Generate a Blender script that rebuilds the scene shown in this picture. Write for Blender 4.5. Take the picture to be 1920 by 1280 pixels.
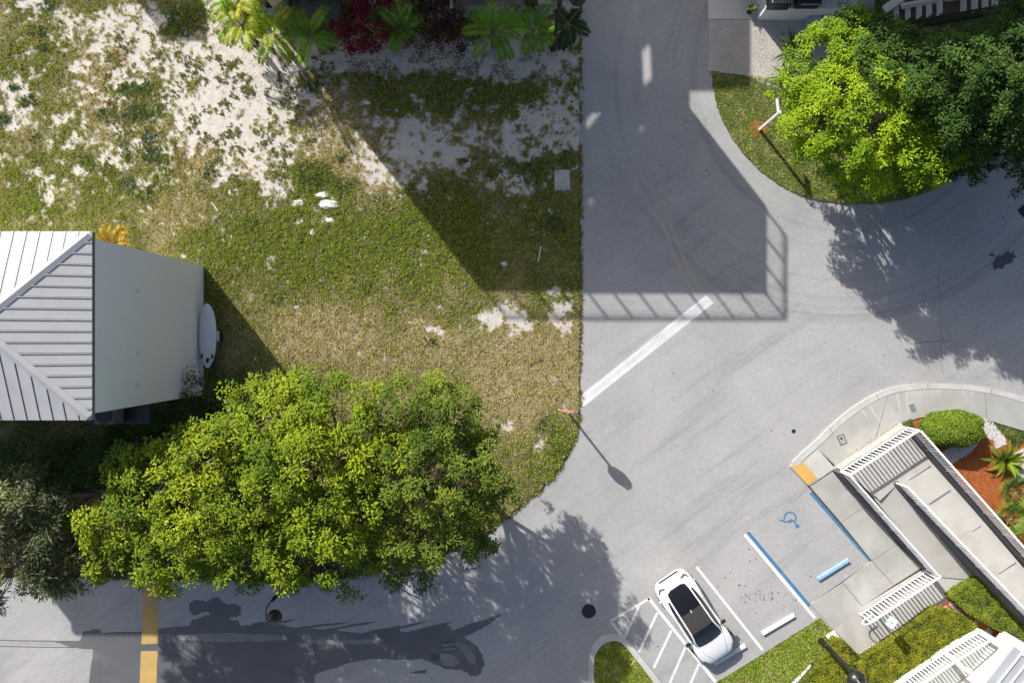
import bpy, math, random
import numpy as np
from mathutils import Vector, Matrix
from mathutils.geometry import tessellate_polygon

for o in list(bpy.data.objects):
    bpy.data.objects.remove(o)
scene = bpy.context.scene
COL = scene.collection

# ------------------------------------------------------------------ camera, sky, sun, exposure
S = 0.026          # metres on the ground for one unit of the plan grid
H = 33.28          # height of the camera above the road
CX, CY = 960.0, 640.0
cam_d = bpy.data.cameras.new("camera")
cam_d.lens = 24.0
cam_d.sensor_width = 36.0
cam_d.clip_start = 0.1
cam_d.clip_end = 2000.0
cam = bpy.data.objects.new("camera", cam_d)
COL.objects.link(cam)
cam.location = (0, 0, H)
cam.rotation_euler = (0, 0, 0)
scene.camera = cam

SUN_EL = math.radians(31.5)
SUN_H = Vector((-0.615, 0.788, 0)).normalized()      # horizontal direction towards the sun
to_sun = Vector((SUN_H.x * math.cos(SUN_EL), SUN_H.y * math.cos(SUN_EL), math.sin(SUN_EL)))
world = bpy.data.worlds.new("World")
scene.world = world
world.use_nodes = True
wn = world.node_tree.nodes
wn.clear()
sky = wn.new("ShaderNodeTexSky")
sky.sky_type = 'NISHITA'
sky.sun_disc = False
sky.sun_elevation = SUN_EL
sky.air_density = 0.9
sky.dust_density = 3.2
sky.ozone_density = 0.6
sky.sun_rotation = math.atan2(SUN_H.x, SUN_H.y)
bg = wn.new("ShaderNodeBackground")
bg.inputs["Strength"].default_value = 0.105
wo = wn.new("ShaderNodeOutputWorld")
world.node_tree.links.new(sky.outputs["Color"], bg.inputs["Color"])
world.node_tree.links.new(bg.outputs[0], wo.inputs["Surface"])

sd = bpy.data.lights.new("sun", 'SUN')
sd.energy = 5.0
sd.angle = math.radians(0.53)
sd.color = (1.0, 0.955, 0.88)
sun = bpy.data.objects.new("sun", sd)
COL.objects.link(sun)
sun.rotation_euler = to_sun.to_track_quat('Z', 'Y').to_euler()
sun.location = (-20, 26, 40)

scene.view_settings.view_transform = 'Standard'
scene.view_settings.look = 'None'
scene.view_settings.gamma = 1.0
scene.view_settings.use_curve_mapping = False
scene.view_settings.exposure = 0.52
scene.render.resolution_x = 1024
scene.render.resolution_y = 682

# ------------------------------------------------------------------ helpers
def P(x, y, z=0.0):
    """plan point whose height above the road is z, read on the survey grid"""
    f = (H - z) / H
    return Vector(((x - CX) * S * f, (CY - y) * S * f, z))

def G(x, y, z=0.0):
    return Vector(((x - CX) * S, (CY - y) * S, z))

ORG = {}
def origin(o):
    v = Vector((0, 0, 0))
    while o is not None:
        v = v + Vector(o.location)
        o = o.parent
    return v

def tag(o, label=None, cat=None, group=None, kind=None):
    if label: o["label"] = label
    if cat: o["category"] = cat
    if group: o["group"] = group
    if kind: o["kind"] = kind
    return o

def thing(name, loc, label, cat, group=None):
    o = bpy.data.objects.new(name, None)
    o.empty_display_size = 0.2
    o.location = loc
    COL.objects.link(o)
    return tag(o, label, cat, group)

def link(name, me, parent=None, loc=None):
    o = bpy.data.objects.new(name, me)
    COL.objects.link(o)
    if parent is not None:
        o.parent = parent
    if loc is not None:
        o.location = Vector(loc) - (origin(parent) if parent is not None else Vector((0, 0, 0)))
    return o

class MB:
    def __init__(self):
        self.v = []; self.f = []; self.m = []; self.mi = 0
    def add(self, vs, fs):
        b = len(self.v)
        self.v += [tuple(p) for p in vs]
        for f in fs:
            self.f.append([b + i for i in f]); self.m.append(self.mi)
        return self
    def box(self, c, s, rz=0.0, M=None):
        hx, hy, hz = s[0] / 2, s[1] / 2, s[2] / 2
        vs = [Vector((x, y, z)) for z in (-hz, hz) for x, y in ((-hx, -hy), (hx, -hy), (hx, hy), (-hx, hy))]
        R = M if M is not None else Matrix.Rotation(rz, 3, 'Z')
        vs = [R @ p + Vector(c) for p in vs]
        return self.add(vs, [(3, 2, 1, 0), (4, 5, 6, 7), (0, 1, 5, 4), (1, 2, 6, 5), (2, 3, 7, 6), (3, 0, 4, 7)])
    def beam(self, a, b, w, h, up=(0, 0, 1)):
        a = Vector(a); b = Vector(b); d = (b - a)
        L = d.length
        if L < 1e-6: return self
        x = d / L
        y = Vector(up).cross(x)
        if y.length < 1e-4: y = Vector((0, 1, 0)).cross(x)
        y.normalize(); z = x.cross(y)
        M = Matrix((x, y, z)).transposed()
        return self.box((a + b) / 2, (L, w, h), M=M)
    def prism(self, poly, z0, z1):
        """poly: list of (x,y) in metres, may be concave"""
        A = sum(poly[i][0] * poly[(i + 1) % len(poly)][1] - poly[(i + 1) % len(poly)][0] * poly[i][1] for i in range(len(poly)))
        if A < 0: poly = poly[::-1]
        n = len(poly)
        vs = [(p[0], p[1], z0) for p in poly] + [(p[0], p[1], z1) for p in poly]
        fs = [(i, (i + 1) % n, n + (i + 1) % n, n + i) for i in range(n)]
        tri = tessellate_polygon([[Vector((p[0], p[1], 0)) for p in poly]])
        for t in tri:
            a, b, c = [Vector((poly[i][0], poly[i][1], 0)) for i in t]
            if (b - a).cross(c - a).z < 0: t = (t[0], t[2], t[1])
            fs.append(tuple(n + i for i in t)); fs.append((t[2], t[1], t[0]))
        return self.add(vs, fs)
    def sheet(self, pts):
        """flat or sloped polygon of 3d points, facing up"""
        pl = [Vector((p[0], p[1], 0)) for p in pts]
        fs = []
        for t in tessellate_polygon([pl]):
            a, b, c = [pl[i] for i in t]
            if (b - a).cross(c - a).z < 0: t = (t[0], t[2], t[1])
            fs.append(tuple(t))
        return self.add(pts, fs)
    def solid(self, top, zb):
        """polygon of 3d points as a top, walls down to zb (number)"""
        A = sum(top[i][0] * top[(i + 1) % len(top)][1] - top[(i + 1) % len(top)][0] * top[i][1] for i in range(len(top)))
        if A < 0: top = top[::-1]
        n = len(top)
        self.sheet(top)
        bot = [(p[0], p[1], zb) for p in top]
        return self.add(list(top) + bot, [(i, n + i, n + (i + 1) % n, (i + 1) % n) for i in range(n)])
    def ribbon(self, pts, w, z):
        """flat strip along ground points (metres)"""
        pts = [Vector((p[0], p[1], 0)) for p in pts]
        L = []; R = []
        for i, p in enumerate(pts):
            d = (pts[min(i + 1, len(pts) - 1)] - pts[max(i - 1, 0)]).normalized()
            nrm = Vector((-d.y, d.x, 0))
            ww = w[i] if isinstance(w, (list, tuple)) else w
            L.append(p + nrm * ww / 2); R.append(p - nrm * ww / 2)
        n = len(pts)
        vs = [(p.x, p.y, z) for p in L] + [(p.x, p.y, z) for p in R]
        return self.add(vs, [(n + i, n + i + 1, i + 1, i) for i in range(n - 1)])
    def tube(self, pts, r, n=6, cap=True):
        pts = [Vector(p) for p in pts]
        rings = []
        prev = None
        for i, p in enumerate(pts):
            d = (pts[min(i + 1, len(pts) - 1)] - pts[max(i - 1, 0)])
            if d.length < 1e-9: d = Vector((0, 0, 1))
            d.normalize()
            if prev is None:
                a = Vector((1, 0, 0)) if abs(d.x) < 0.8 else Vector((0, 1, 0))
            else:
                a = prev
            u = (a - d * a.dot(d)).normalized(); prev = u
            w = d.cross(u)
            rr = r[i] if isinstance(r, (list, tuple)) else r
            rings.append([p + (u * math.cos(2 * math.pi * k / n) + w * math.sin(2 * math.pi * k / n)) * rr for k in range(n)])
        vs = [q for g in rings for q in g]
        fs = []
        for i in range(len(rings) - 1):
            for k in range(n):
                fs.append((i * n + k, i * n + (k + 1) % n, (i + 1) * n + (k + 1) % n, (i + 1) * n + k))
        if cap:
            fs.append(tuple(range(n))[::-1]); fs.append(tuple((len(rings) - 1) * n + k for k in range(n)))
        return self.add(vs, fs)
    def lathe(self, c, prof, n=20):
        vs = []; fs = []
        for (r, z) in prof:
            for k in range(n):
                a = 2 * math.pi * k / n
                vs.append((c[0] + r * math.cos(a), c[1] + r * math.sin(a), c[2] + z))
        for i in range(len(prof) - 1):
            for k in range(n):
                fs.append((i * n + k, i * n + (k + 1) % n, (i + 1) * n + (k + 1) % n, (i + 1) * n + k))
        fs.append(tuple(range(n))[::-1]); fs.append(tuple((len(prof) - 1) * n + k for k in range(n)))
        return self.add(vs, fs)
    def build(self, name, mat, parent=None, smooth=False, bevel=0.0):
        og = origin(parent) if parent is not None else Vector((0, 0, 0))
        me = bpy.data.meshes.new(name)
        me.from_pydata([(p[0] - og.x, p[1] - og.y, p[2] - og.z) for p in self.v], [], self.f)
        mats = mat if isinstance(mat, (list, tuple)) else [mat]
        for m in mats: me.materials.append(m)
        if len(mats) > 1:
            me.polygons.foreach_set("material_index", self.m)
        if smooth:
            me.polygons.foreach_set("use_smooth", [True] * len(me.polygons))
        me.update()
        o = bpy.data.objects.new(name, me)
        COL.objects.link(o)
        if parent is not None: o.parent = parent
        if bevel > 0:
            b = o.modifiers.new("bevel", 'BEVEL'); b.width = bevel; b.segments = 2; b.limit_method = 'ANGLE'
        return o

def np_mesh(name, verts, faces_idx, nper, mat, parent=None, tint=None, smooth=False):
    """verts (N,3) world, faces_idx flat int array, nper corners per face"""
    og = origin(parent) if parent is not None else Vector((0, 0, 0))
    me = bpy.data.meshes.new(name)
    v = (np.asarray(verts, dtype=np.float64) - np.array(og)).astype(np.float32)
    fi = np.asarray(faces_idx, dtype=np.int32).ravel()
    nf = len(fi) // nper
    me.vertices.add(len(v)); me.vertices.foreach_set("co", v.ravel())
    me.loops.add(len(fi)); me.loops.foreach_set("vertex_index", fi)
    me.polygons.add(nf); me.polygons.foreach_set("loop_start", np.arange(0, nf * nper, nper, dtype=np.int32))
    me.polygons.foreach_set("use_smooth", np.full(nf, smooth, dtype=bool))
    if tint is not None:
        a = me.color_attributes.new("tint", 'FLOAT_COLOR', 'POINT')
        t = np.ones((len(v), 4), dtype=np.float32); t[:, :tint.shape[1]] = tint
        a.data.foreach_set("color", t.ravel())
    me.materials.append(mat)
    me.update(calc_edges=True)
    o = bpy.data.objects.new(name, me)
    COL.objects.link(o)
    if parent is not None: o.parent = parent
    return o

# value noise on arrays ---------------------------------------------------------
def _hash(ix, iy, seed):
    n = (ix.astype(np.int64) * 374761393 + iy.astype(np.int64) * 668265263 + seed * 1442695041) & 0xffffffff
    n = ((n ^ (n >> 13)) * 1274126177) & 0xffffffff
    return ((n ^ (n >> 16)) & 0xffff) / 65535.0
def vnoise(x, y, seed=0):
    ix = np.floor(x); iy = np.floor(y); fx = x - ix; fy = y - iy
    fx = fx * fx * (3 - 2 * fx); fy = fy * fy * (3 - 2 * fy)
    a = _hash(ix, iy, seed); b = _hash(ix + 1, iy, seed); c = _hash(ix, iy + 1, seed); d = _hash(ix + 1, iy + 1, seed)
    return (a * (1 - fx) + b * fx) * (1 - fy) + (c * (1 - fx) + d * fx) * fy
def fbm(x, y, scale, octv=4, seed=0):
    s = 0; amp = 1; tot = 0; f = 1.0 / scale
    for k in range(octv):
        s = s + amp * vnoise(x * f + 17.3 * k, y * f - 9.1 * k, seed + k); tot += amp; amp *= 0.55; f *= 2.03
    return s / tot

# ------------------------------------------------------------------ materials
def nmat(name):
    m = bpy.data.materials.new(name); m.use_nodes = True
    nt = m.node_tree; nt.nodes.clear()
    out = nt.nodes.new("ShaderNodeOutputMaterial")
    b = nt.nodes.new("ShaderNodeBsdfPrincipled")
    nt.links.new(b.outputs[0], out.inputs[0])
    return m, nt, b, out
def N(nt, typ, **kw):
    n = nt.nodes.new(typ)
    for k, v in kw.items(): setattr(n, k, v)
    return n
def noise(nt, vec, scale, detail=4, rough=0.55, dist=0.0):
    n = nt.nodes.new("ShaderNodeTexNoise"); n.inputs["Scale"].default_value = scale
    n.inputs["Detail"].default_value = detail; n.inputs["Roughness"].default_value = rough
    n.inputs["Distortion"].default_value = dist
    nt.links.new(vec, n.inputs["Vector"]); return n.outputs["Fac"]
def ramp(nt, fac, stops):
    r = nt.nodes.new("ShaderNodeValToRGB"); e = r.color_ramp.elements
    while len(e) > 1: e.remove(e[-1])
    e[0].position = stops[0][0]; c = stops[0][1]; e[0].color = (*c, 1) if not isinstance(c, (int, float)) else (c, c, c, 1)
    for p, c in stops[1:]:
        q = e.new(p); q.color = (*c, 1) if not isinstance(c, (int, float)) else (c, c, c, 1)
    nt.links.new(fac, r.inputs[0]); return r.outputs[0]
def mix(nt, fac, a, b, mode='MIX'):
    m = nt.nodes.new("ShaderNodeMix"); m.data_type = 'RGBA'; m.blend_type = mode
    def setin(sock, v):
        if hasattr(v, "is_output"): nt.links.new(v, sock)
        elif isinstance(v, (int, float)): sock.default_value = (v, v, v, 1)
        else: sock.default_value = (*v, 1)
    if hasattr(fac, "is_output"): nt.links.new(fac, m.inputs[0])
    else: m.inputs[0].default_value = fac
    setin(m.inputs[6], a); setin(m.inputs[7], b)
    return m.outputs[2]
def pos(nt):
    return nt.nodes.new("ShaderNodeNewGeometry").outputs["Position"]
def bump(nt, bsdf, h, strength=0.3, dist=0.02):
    b = nt.nodes.new("ShaderNodeBump"); b.inputs["Strength"].default_value = strength; b.inputs["Distance"].default_value = dist
    nt.links.new(h, b.inputs["Height"]); nt.links.new(b.outputs[0], bsdf.inputs["Normal"])

def surf(name, c1, c2, scale=2.0, rough=0.8, c3=None, fine=40.0, bumpk=0.25, spec=0.3, metal=0.0, speck=0.0):
    """mottled surface: two tones over coarse noise, fine grain on top"""
    m, nt, b, out = nmat(name)
    p = pos(nt)
    n1 = noise(nt, p, scale, 6, 0.6, 0.4)
    col = mix(nt, ramp(nt, n1, [(0.3, 0.0), (0.7, 1.0)]), c1, c2)
    if c3 is not None:
        n3 = noise(nt, p, scale * 0.35, 5, 0.6, 0.8)
        col = mix(nt, ramp(nt, n3, [(0.55, 0.0), (0.72, 1.0)]), col, c3)
    n2 = noise(nt, p, fine, 3, 0.7)
    col = mix(nt, 0.35, col, ramp(nt, n2, [(0.25, 0.55), (0.75, 1.0)]), 'MULTIPLY')
    if speck > 0:
        v = N(nt, "ShaderNodeTexVoronoi"); v.inputs["Scale"].default_value = speck; nt.links.new(p, v.inputs["Vector"])
        col = mix(nt, ramp(nt, v.outputs["Distance"], [(0.06, 0.75), (0.10, 0.0)]), col, (0.03, 0.03, 0.03))
    nt.links.new(col, b.inputs["Base Color"])
    b.inputs["Roughness"].default_value = rough
    b.inputs["Specular IOR Level"].default_value = spec
    b.inputs["Metallic"].default_value = metal
    if bumpk > 0: bump(nt, b, n2, bumpk, 0.015)
    return m
def plain(name, c, rough=0.5, metal=0.0, spec=0.5, coat=0.0, var=0.06, scale=6.0):
    m, nt, b, out = nmat(name)
    n1 = noise(nt, pos(nt), scale, 5, 0.6)
    d = tuple(max(0, x * (1 - 2.5 * var)) for x in c)
    nt.links.new(mix(nt, ramp(nt, n1, [(0.35, 0.0), (0.65, 1.0)]), d, c), b.inputs["Base Color"])
    b.inputs["Roughness"].default_value = rough; b.inputs["Metallic"].default_value = metal
    b.inputs["Specular IOR Level"].default_value = spec; b.inputs["Coat Weight"].default_value = coat
    return m
def leafmat(name, rough=0.45, trans=0.35, spec=0.4):
    m, nt, b, out = nmat(name)
    at = N(nt, "ShaderNodeVertexColor", layer_name="tint")
    nt.links.new(at.outputs["Color"], b.inputs["Base Color"])
    b.inputs["Roughness"].default_value = rough; b.inputs["Specular IOR Level"].default_value = spec
    t = N(nt, "ShaderNodeBsdfTranslucent")
    nt.links.new(mix(nt, 1.0, at.outputs["Color"], (1.0, 1.15, 0.55), 'MULTIPLY'), t.inputs["Color"])
    mx = N(nt, "ShaderNodeMixShader"); mx.inputs[0].default_value = trans
    nt.links.new(b.outputs[0], mx.inputs[1]); nt.links.new(t.outputs[0], mx.inputs[2])
    nt.links.new(mx.outputs[0], out.inputs[0])
    return m
# ------------------------------------------------------------------ road surface
def road_material():
    m, nt, b, out = nmat("road_concrete")
    p = pos(nt)
    big = noise(nt, p, 0.22, 5, 0.6, 0.6)
    col = mix(nt, ramp(nt, big, [(0.3, 0.0), (0.7, 1.0)]), (0.365, 0.365, 0.368), (0.465, 0.462, 0.460))
    # tyre wear: long streaks along the direction the cars swing round
    mp = N(nt, "ShaderNodeMapping", vector_type='TEXTURE'); mp.inputs["Rotation"].default_value = (0, 0, math.radians(36))
    mp.inputs["Scale"].default_value = (7.0, 0.62, 1.0); nt.links.new(p, mp.inputs["Vector"])
    st = noise(nt, mp.outputs[0], 1.0, 5, 0.55, 0.25)
    col = mix(nt, mix(nt, 1.0, ramp(nt, st, [(0.50, 0.0), (0.70, 0.40)]), ramp(nt, noise(nt, p, 0.13, 2), [(0.36, 0.0), (0.58, 1.0)]), 'MULTIPLY'), col, (0.215, 0.213, 0.218))
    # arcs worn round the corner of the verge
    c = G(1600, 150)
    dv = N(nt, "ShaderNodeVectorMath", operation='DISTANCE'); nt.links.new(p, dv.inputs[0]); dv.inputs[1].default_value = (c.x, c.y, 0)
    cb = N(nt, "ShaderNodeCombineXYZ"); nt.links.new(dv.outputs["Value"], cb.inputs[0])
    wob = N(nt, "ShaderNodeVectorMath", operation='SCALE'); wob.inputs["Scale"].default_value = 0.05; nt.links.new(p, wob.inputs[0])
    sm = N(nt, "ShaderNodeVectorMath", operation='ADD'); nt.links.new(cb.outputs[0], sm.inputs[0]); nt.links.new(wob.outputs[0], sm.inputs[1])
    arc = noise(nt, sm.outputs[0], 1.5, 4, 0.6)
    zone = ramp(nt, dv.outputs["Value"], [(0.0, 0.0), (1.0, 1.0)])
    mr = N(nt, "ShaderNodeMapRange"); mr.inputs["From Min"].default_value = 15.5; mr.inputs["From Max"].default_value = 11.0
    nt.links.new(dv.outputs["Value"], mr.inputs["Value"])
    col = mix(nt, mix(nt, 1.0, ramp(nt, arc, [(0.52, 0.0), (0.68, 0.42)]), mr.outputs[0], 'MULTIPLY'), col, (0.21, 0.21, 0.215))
    # pale cement bloom and grain
    col = mix(nt, ramp(nt, noise(nt, p, 0.9, 6, 0.65, 1.2), [(0.52, 0.0), (0.75, 0.45)]), col, (0.46, 0.455, 0.45))
    fine = noise(nt, p, 38.0, 4, 0.8)
    col = mix(nt, 0.6, col, ramp(nt, fine, [(0.25, 0.55), (0.75, 1.0)]), 'MULTIPLY')
    mid = noise(nt, p, 6.0, 5, 0.65)
    col = mix(nt, 0.6, col, ramp(nt, mid, [(0.3, 0.74), (0.65, 1.0)]), 'MULTIPLY')
    col = mix(nt, ramp(nt, noise(nt, p, 1.7, 6, 0.7, 1.5), [(0.56, 0.0), (0.72, 0.35)]), col, (0.24, 0.235, 0.23))
    # grit and small dark spots
    v = N(nt, "ShaderNodeTexVoronoi"); v.inputs["Scale"].default_value = 1.15; nt.links.new(p, v.inputs["Vector"])
    thr = mix(nt, 1.0, ramp(nt, v.outputs["Distance"], [(0.022, 1.0), (0.05, 0.0)]), ramp(nt, noise(nt, p, 0.5, 2), [(0.42, 0.0), (0.5, 1.0)]), 'MULTIPLY')
    col = mix(nt, thr, col, (0.04, 0.04, 0.04))
    nt.links.new(col, b.inputs["Base Color"])
    b.inputs["Roughness"].default_value = 0.85; b.inputs["Specular IOR Level"].default_value = 0.25
    bump(nt, b, fine, 0.25, 0.01)
    return m
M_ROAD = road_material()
M_TERRAIN = surf("far_ground", (0.22, 0.20, 0.15), (0.12, 0.14, 0.05), 0.15, 0.95)
M_PAINTW = surf("white_paint", (0.62, 0.63, 0.64), (0.74, 0.74, 0.74), 2.2, 0.7, (0.52, 0.53, 0.55), 30, 0.1)
M_STOPBAR = surf("worn_white_paint", (0.55, 0.56, 0.58), (0.66, 0.66, 0.67), 1.4, 0.75, (0.47, 0.48, 0.5), 30, 0.1)
M_PAINTY = surf("yellow_paint", (0.47, 0.31, 0.10), (0.54, 0.38, 0.14), 2.0, 0.75, (0.40, 0.30, 0.16), 30, 0.1)
M_PAINTYF = surf("faded_yellow_paint", (0.385, 0.35, 0.275), (0.42, 0.37, 0.275), 3.0, 0.8, (0.385, 0.375, 0.345), 30, 0.1)
M_BLUE = surf("blue_paint", (0.045, 0.165, 0.33), (0.062, 0.205, 0.385), 2.0, 0.7, (0.15, 0.25, 0.36), 30, 0.1)
M_CONC = surf("pavement_concrete", (0.33, 0.33, 0.315), (0.42, 0.415, 0.395), 0.9, 0.85, (0.49, 0.48, 0.455), 35, 0.2)
M_CONC2 = surf("ramp_concrete", (0.42, 0.405, 0.38), (0.50, 0.485, 0.46), 0.7, 0.8, (0.35, 0.33, 0.30), 35, 0.2)
M_KERB = surf("kerb_concrete", (0.43, 0.425, 0.41), (0.53, 0.52, 0.50), 1.6, 0.85, None, 35, 0.2)
M_DARKJ = plain("joint_dirt", (0.07, 0.06, 0.05), 0.95)
M_WALLG = surf("dark_render_wall", (0.085, 0.085, 0.09), (0.125, 0.122, 0.12), 1.2, 0.85)
M_GRAVEL = surf("pale_gravel", (0.42, 0.39, 0.35), (0.52, 0.49, 0.45), 1.0, 0.95, (0.57, 0.54, 0.50), 30, 0.4)
M_MULCH = surf("red_mulch", (0.26, 0.075, 0.02), (0.42, 0.14, 0.04), 6.0, 0.95, (0.16, 0.05, 0.015), 22, 1.0)
M_WET = surf("wet_road", (0.105, 0.107, 0.115), (0.135, 0.136, 0.142), 0.8, 0.42, (0.165, 0.165, 0.17), 45, 0.15, 0.5)
M_WHITE = plain("white_paint_metal", (0.78, 0.78, 0.78), 0.45, 0, 0.5, 0, 0.03)
M_BLACK = plain("black_metal", (0.018, 0.018, 0.02), 0.35, 0.0, 0.5, 0, 0.1)
M_IRON = plain("cast_iron", (0.045, 0.042, 0.042), 0.6, 0.3, 0.4, 0, 0.15)
M_STEEL = plain("galvanised_steel", (0.55, 0.56, 0.58), 0.4, 0.6)
M_SOIL = surf("soil_under_trees", (0.075, 0.062, 0.04), (0.05, 0.055, 0.025), 1.5, 0.95)

def struct(o): o["kind"] = "structure"; return o

terrain = struct(MB().add([(-600, -600, -0.35), (600, -600, -0.35), (600, 600, -0.35), (-600, 600, -0.35)], [(0, 1, 2, 3)]).build("terrain", M_TERRAIN))
mb = MB()
x0, x1, y0, y1 = -75, 75, -60, 60
mb.box(((x0 + x1) / 2, (y0 + y1) / 2, -0.16), (x1 - x0, y1 - y0, 0.32))
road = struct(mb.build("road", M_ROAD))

# painted markings, parts of the road ------------------------------------------------
def mark(name, poly, mat, z=0.004, label=None):
    o = MB().sheet([P(x, y, z) for x, y in poly]).build(name, mat, road)
    if label: o["label"] = label
    return o
def stripe(name, pts, wpx, mat, z=0.004, label=None):
    o = MB().ribbon([P(x, y, z) for x, y in pts], wpx * S, z).build(name, mat, road)
    if label: o["label"] = label
    return o
mark("stop_line", [(1088, 741), (1324, 553), (1339, 568), (1088, 768)], M_STOPBAR, 0.004, "wide worn white stop line across the lane")
for pts in ([(1089, 747), (1322, 558)], [(1089, 763), (1333, 567)]):
    stripe("stop_line_edge", pts, 4, M_PAINTW, 0.008)
stripe("centre_line", [(1223, 347), (1231, 383), (1243, 422), (1258, 462), (1276, 503), (1296, 540), (1306, 554)], 5.5, M_PAINTYF, 0.004, "faded yellow line, left of the pair")
stripe("centre_line", [(1234, 346), (1243, 380), (1254, 415), (1270, 455), (1289, 498), (1307, 533), (1320, 552)], 5.5, M_PAINTYF, 0.004, "faded yellow line, right of the pair")
mark("yellow_band", [(268, 1095), (298, 1095), (296, 1150), (296, 1206), (265, 1207), (268, 1150)], M_PAINTY, 0.009, "yellow painted band crossing the lower road")
mark("yellow_band", [(264, 1220), (296, 1219), (294, 1250), (293, 1300), (261, 1300), (263, 1250)], M_PAINTY, 0.009, "yellow painted band below the gutter")
stripe("parking_line", [(1396, 1001), (1528, 1158)], 6, M_PAINTW)
stripe("parking_line", [(1402, 997), (1518, 1135)], 6, M_BLUE, 0.008)
stripe("parking_line", [(1306, 1062), (1430, 1218)], 5, M_PAINTW)
stripe("parking_line", [(1520, 923), (1634, 1053)], 6, M_BLUE)
stripe("parking_line", [(1216, 1120), (1342, 1278)], 6, M_PAINTW)
stripe("parking_line", [(1144, 1164), (1218, 1121)], 5, M_PAINTW)
stripe("parking_line", [(1145, 1164), (1170, 1195)], 5, M_PAINTW)
for a, b in (((1200, 1132), (1171, 1194)), ((1233, 1147), (1198, 1222)), ((1259, 1181), (1226, 1251)), ((1285, 1213), (1255, 1282)), ((1311, 1244), (1293, 1284))):
    stripe("hatch_line", [a, b], 5, M_PAINTW, 0.008)
# wheelchair symbol
mb = MB()
def zz(x, y): return P(1440 + x / 4, 700 + y / 4, 0.006)
mb.ribbon([zz(165 + 44 * math.cos(a), 1083 + 44 * math.sin(a)) for a in [math.radians(t) for t in range(165, 395, 12)]], 0.075, 0.006)
mb.ribbon([zz(86, 1098), zz(100, 1100), zz(140, 1114), zz(182, 1092)], 0.085, 0.0065)
mb.ribbon([zz(160, 1118), zz(186, 1100), zz(216, 1136)], 0.085, 0.007)
mb.lathe(zz(220, 1143), [(0.001, 0.0), (0.10, 0.0), (0.10, 0.002), (0.001, 0.002)], 12)
o = mb.build("wheelchair_symbol", M_BLUE, road); o["label"] = "blue wheelchair symbol painted in the parking bay"

# cracks, joints, patches ------------------------------------------------------------
rng = random.Random(5)
def wob(pts, amp=1.2, n=6):
    out = []
    for i in range(len(pts) - 1):
        for k in range(n):
            t = k / n
            out.append((pts[i][0] * (1 - t) + pts[i + 1][0] * t + rng.uniform(-amp, amp), pts[i][1] * (1 - t) + pts[i + 1][1] * t + rng.uniform(-amp, amp)))
    out.append(pts[-1]); return out
M_CRACK = plain("crack_line", (0.15, 0.15, 0.155), 0.9)  # plain dark tone of the crack lines
for pts, w in (([(1650, 410), (1652, 470), (1653, 500)], 1.3), ([(1760, 505), (1764, 600), (1767, 700)], 1.3), ([(1706, 645), (1745, 641), (1788, 637)], 2.0),
               ([(1695, 385), (1697, 416)], 1.2), ([(1478, 942), (1520, 917)], 1.3), ([(1904, 362), (1925, 366)], 1.6)):
    MB().ribbon([P(x, y, 0.003) for x, y in wob(pts, 2.2)], w * S * 0.6, 0.003).build("crack", M_CRACK, road)
# valley gutter crossing the lower road
M_GUTTER = surf("gutter_concrete", (0.30, 0.30, 0.30), (0.38, 0.38, 0.375), 1.0, 0.85)
MB().ribbon([P(x, y, 0.003) for x, y in [(-120, 1203), (60, 1203), (170, 1208), (400, 1213), (700, 1214), (800, 1213)]], 0.26, 0.003).build("gutter", M_GUTTER, road)
stripe("gutter_joint", wob([(-100, 1198), (170, 1202), (400, 1207), (640, 1209), (800, 1208)], 0.5), 1.3, M_DARKJ, 0.0045)
stripe("gutter_joint", wob([(-100, 1210), (170, 1213), (265, 1213)], 0.5), 1.3, M_DARKJ, 0.0045)
# stains of oil and damp in the bays and on the side road
M_STAIN = surf("oil_stain", (0.16, 0.16, 0.17), (0.22, 0.22, 0.23), 3.0, 0.6, None, 20, 0.2)
def blot(cx, cy, rx, ry, rot, z=0.004, mat=None, name="stain", jag=0.28, n=26):
    pts = []
    for k in range(n):
        a = 2 * math.pi * k / n; q = 1 + rng.uniform(-jag, jag)
        x, y = rx * q * math.cos(a), ry * q * math.sin(a)
        pts.append((cx + x * math.cos(rot) - y * math.sin(rot), cy + x * math.sin(rot) + y * math.cos(rot)))
    return MB().sheet([P(x, y, z) for x, y in pts]).build(name, mat or M_STAIN, road)
M_PATCH = plain("tar_patch", (0.075, 0.075, 0.08), 0.7)
# water lying on the road: outlines of the wet areas
def wet(poly, z, n=3, amp=1.6):
    pts = []
    L = len(poly)
    for i in range(L):
        a, b = poly[i], poly[(i + 1) % L]
        for k in range(n):
            t = k / n
            pts.append((a[0] * (1 - t) + b[0] * t + rng.uniform(-amp, amp) * (k > 0), a[1] * (1 - t) + b[1] * t + rng.uniform(-amp, amp) * (k > 0)))
    return MB().sheet([P(x, y, z) for x, y in pts]).build("wet_patch", M_WET, road)
wet([(100, 1203), (150, 1200), (155, 1183), (186, 1178), (190, 1186), (262, 1184), (300, 1178), (355, 1172), (362, 1160), (380, 1156), (394, 1150), (386, 1146), (362, 1153), (354, 1142), (354, 1130), (365, 1124), (380, 1124), (386, 1128), (398, 1121),
     (410, 1119), (420, 1130), (430, 1132), (440, 1130), (452, 1136), (452, 1150), (444, 1156), (432, 1156), (430, 1160), (448, 1164), (450, 1172), (470, 1172), (480, 1167), (500, 1165), (530, 1170), (556, 1177), (600, 1179), (680, 1186), (750, 1172), (752, 1184), (790, 1181), (830, 1168),
     (846, 1176), (846, 1182), (900, 1163), (938, 1151), (926, 1163), (870, 1194), (895, 1210), (905, 1225), (909, 1245), (902, 1262), (892, 1267), (880, 1265), (866, 1254), (836, 1254), (815, 1245), (790, 1234), (740, 1236), (700, 1234), (640, 1245), (598, 1257), (590, 1268), (586, 1300), (166, 1300), (170, 1250), (174, 1216), (140, 1213)], 0.0055)
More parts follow.
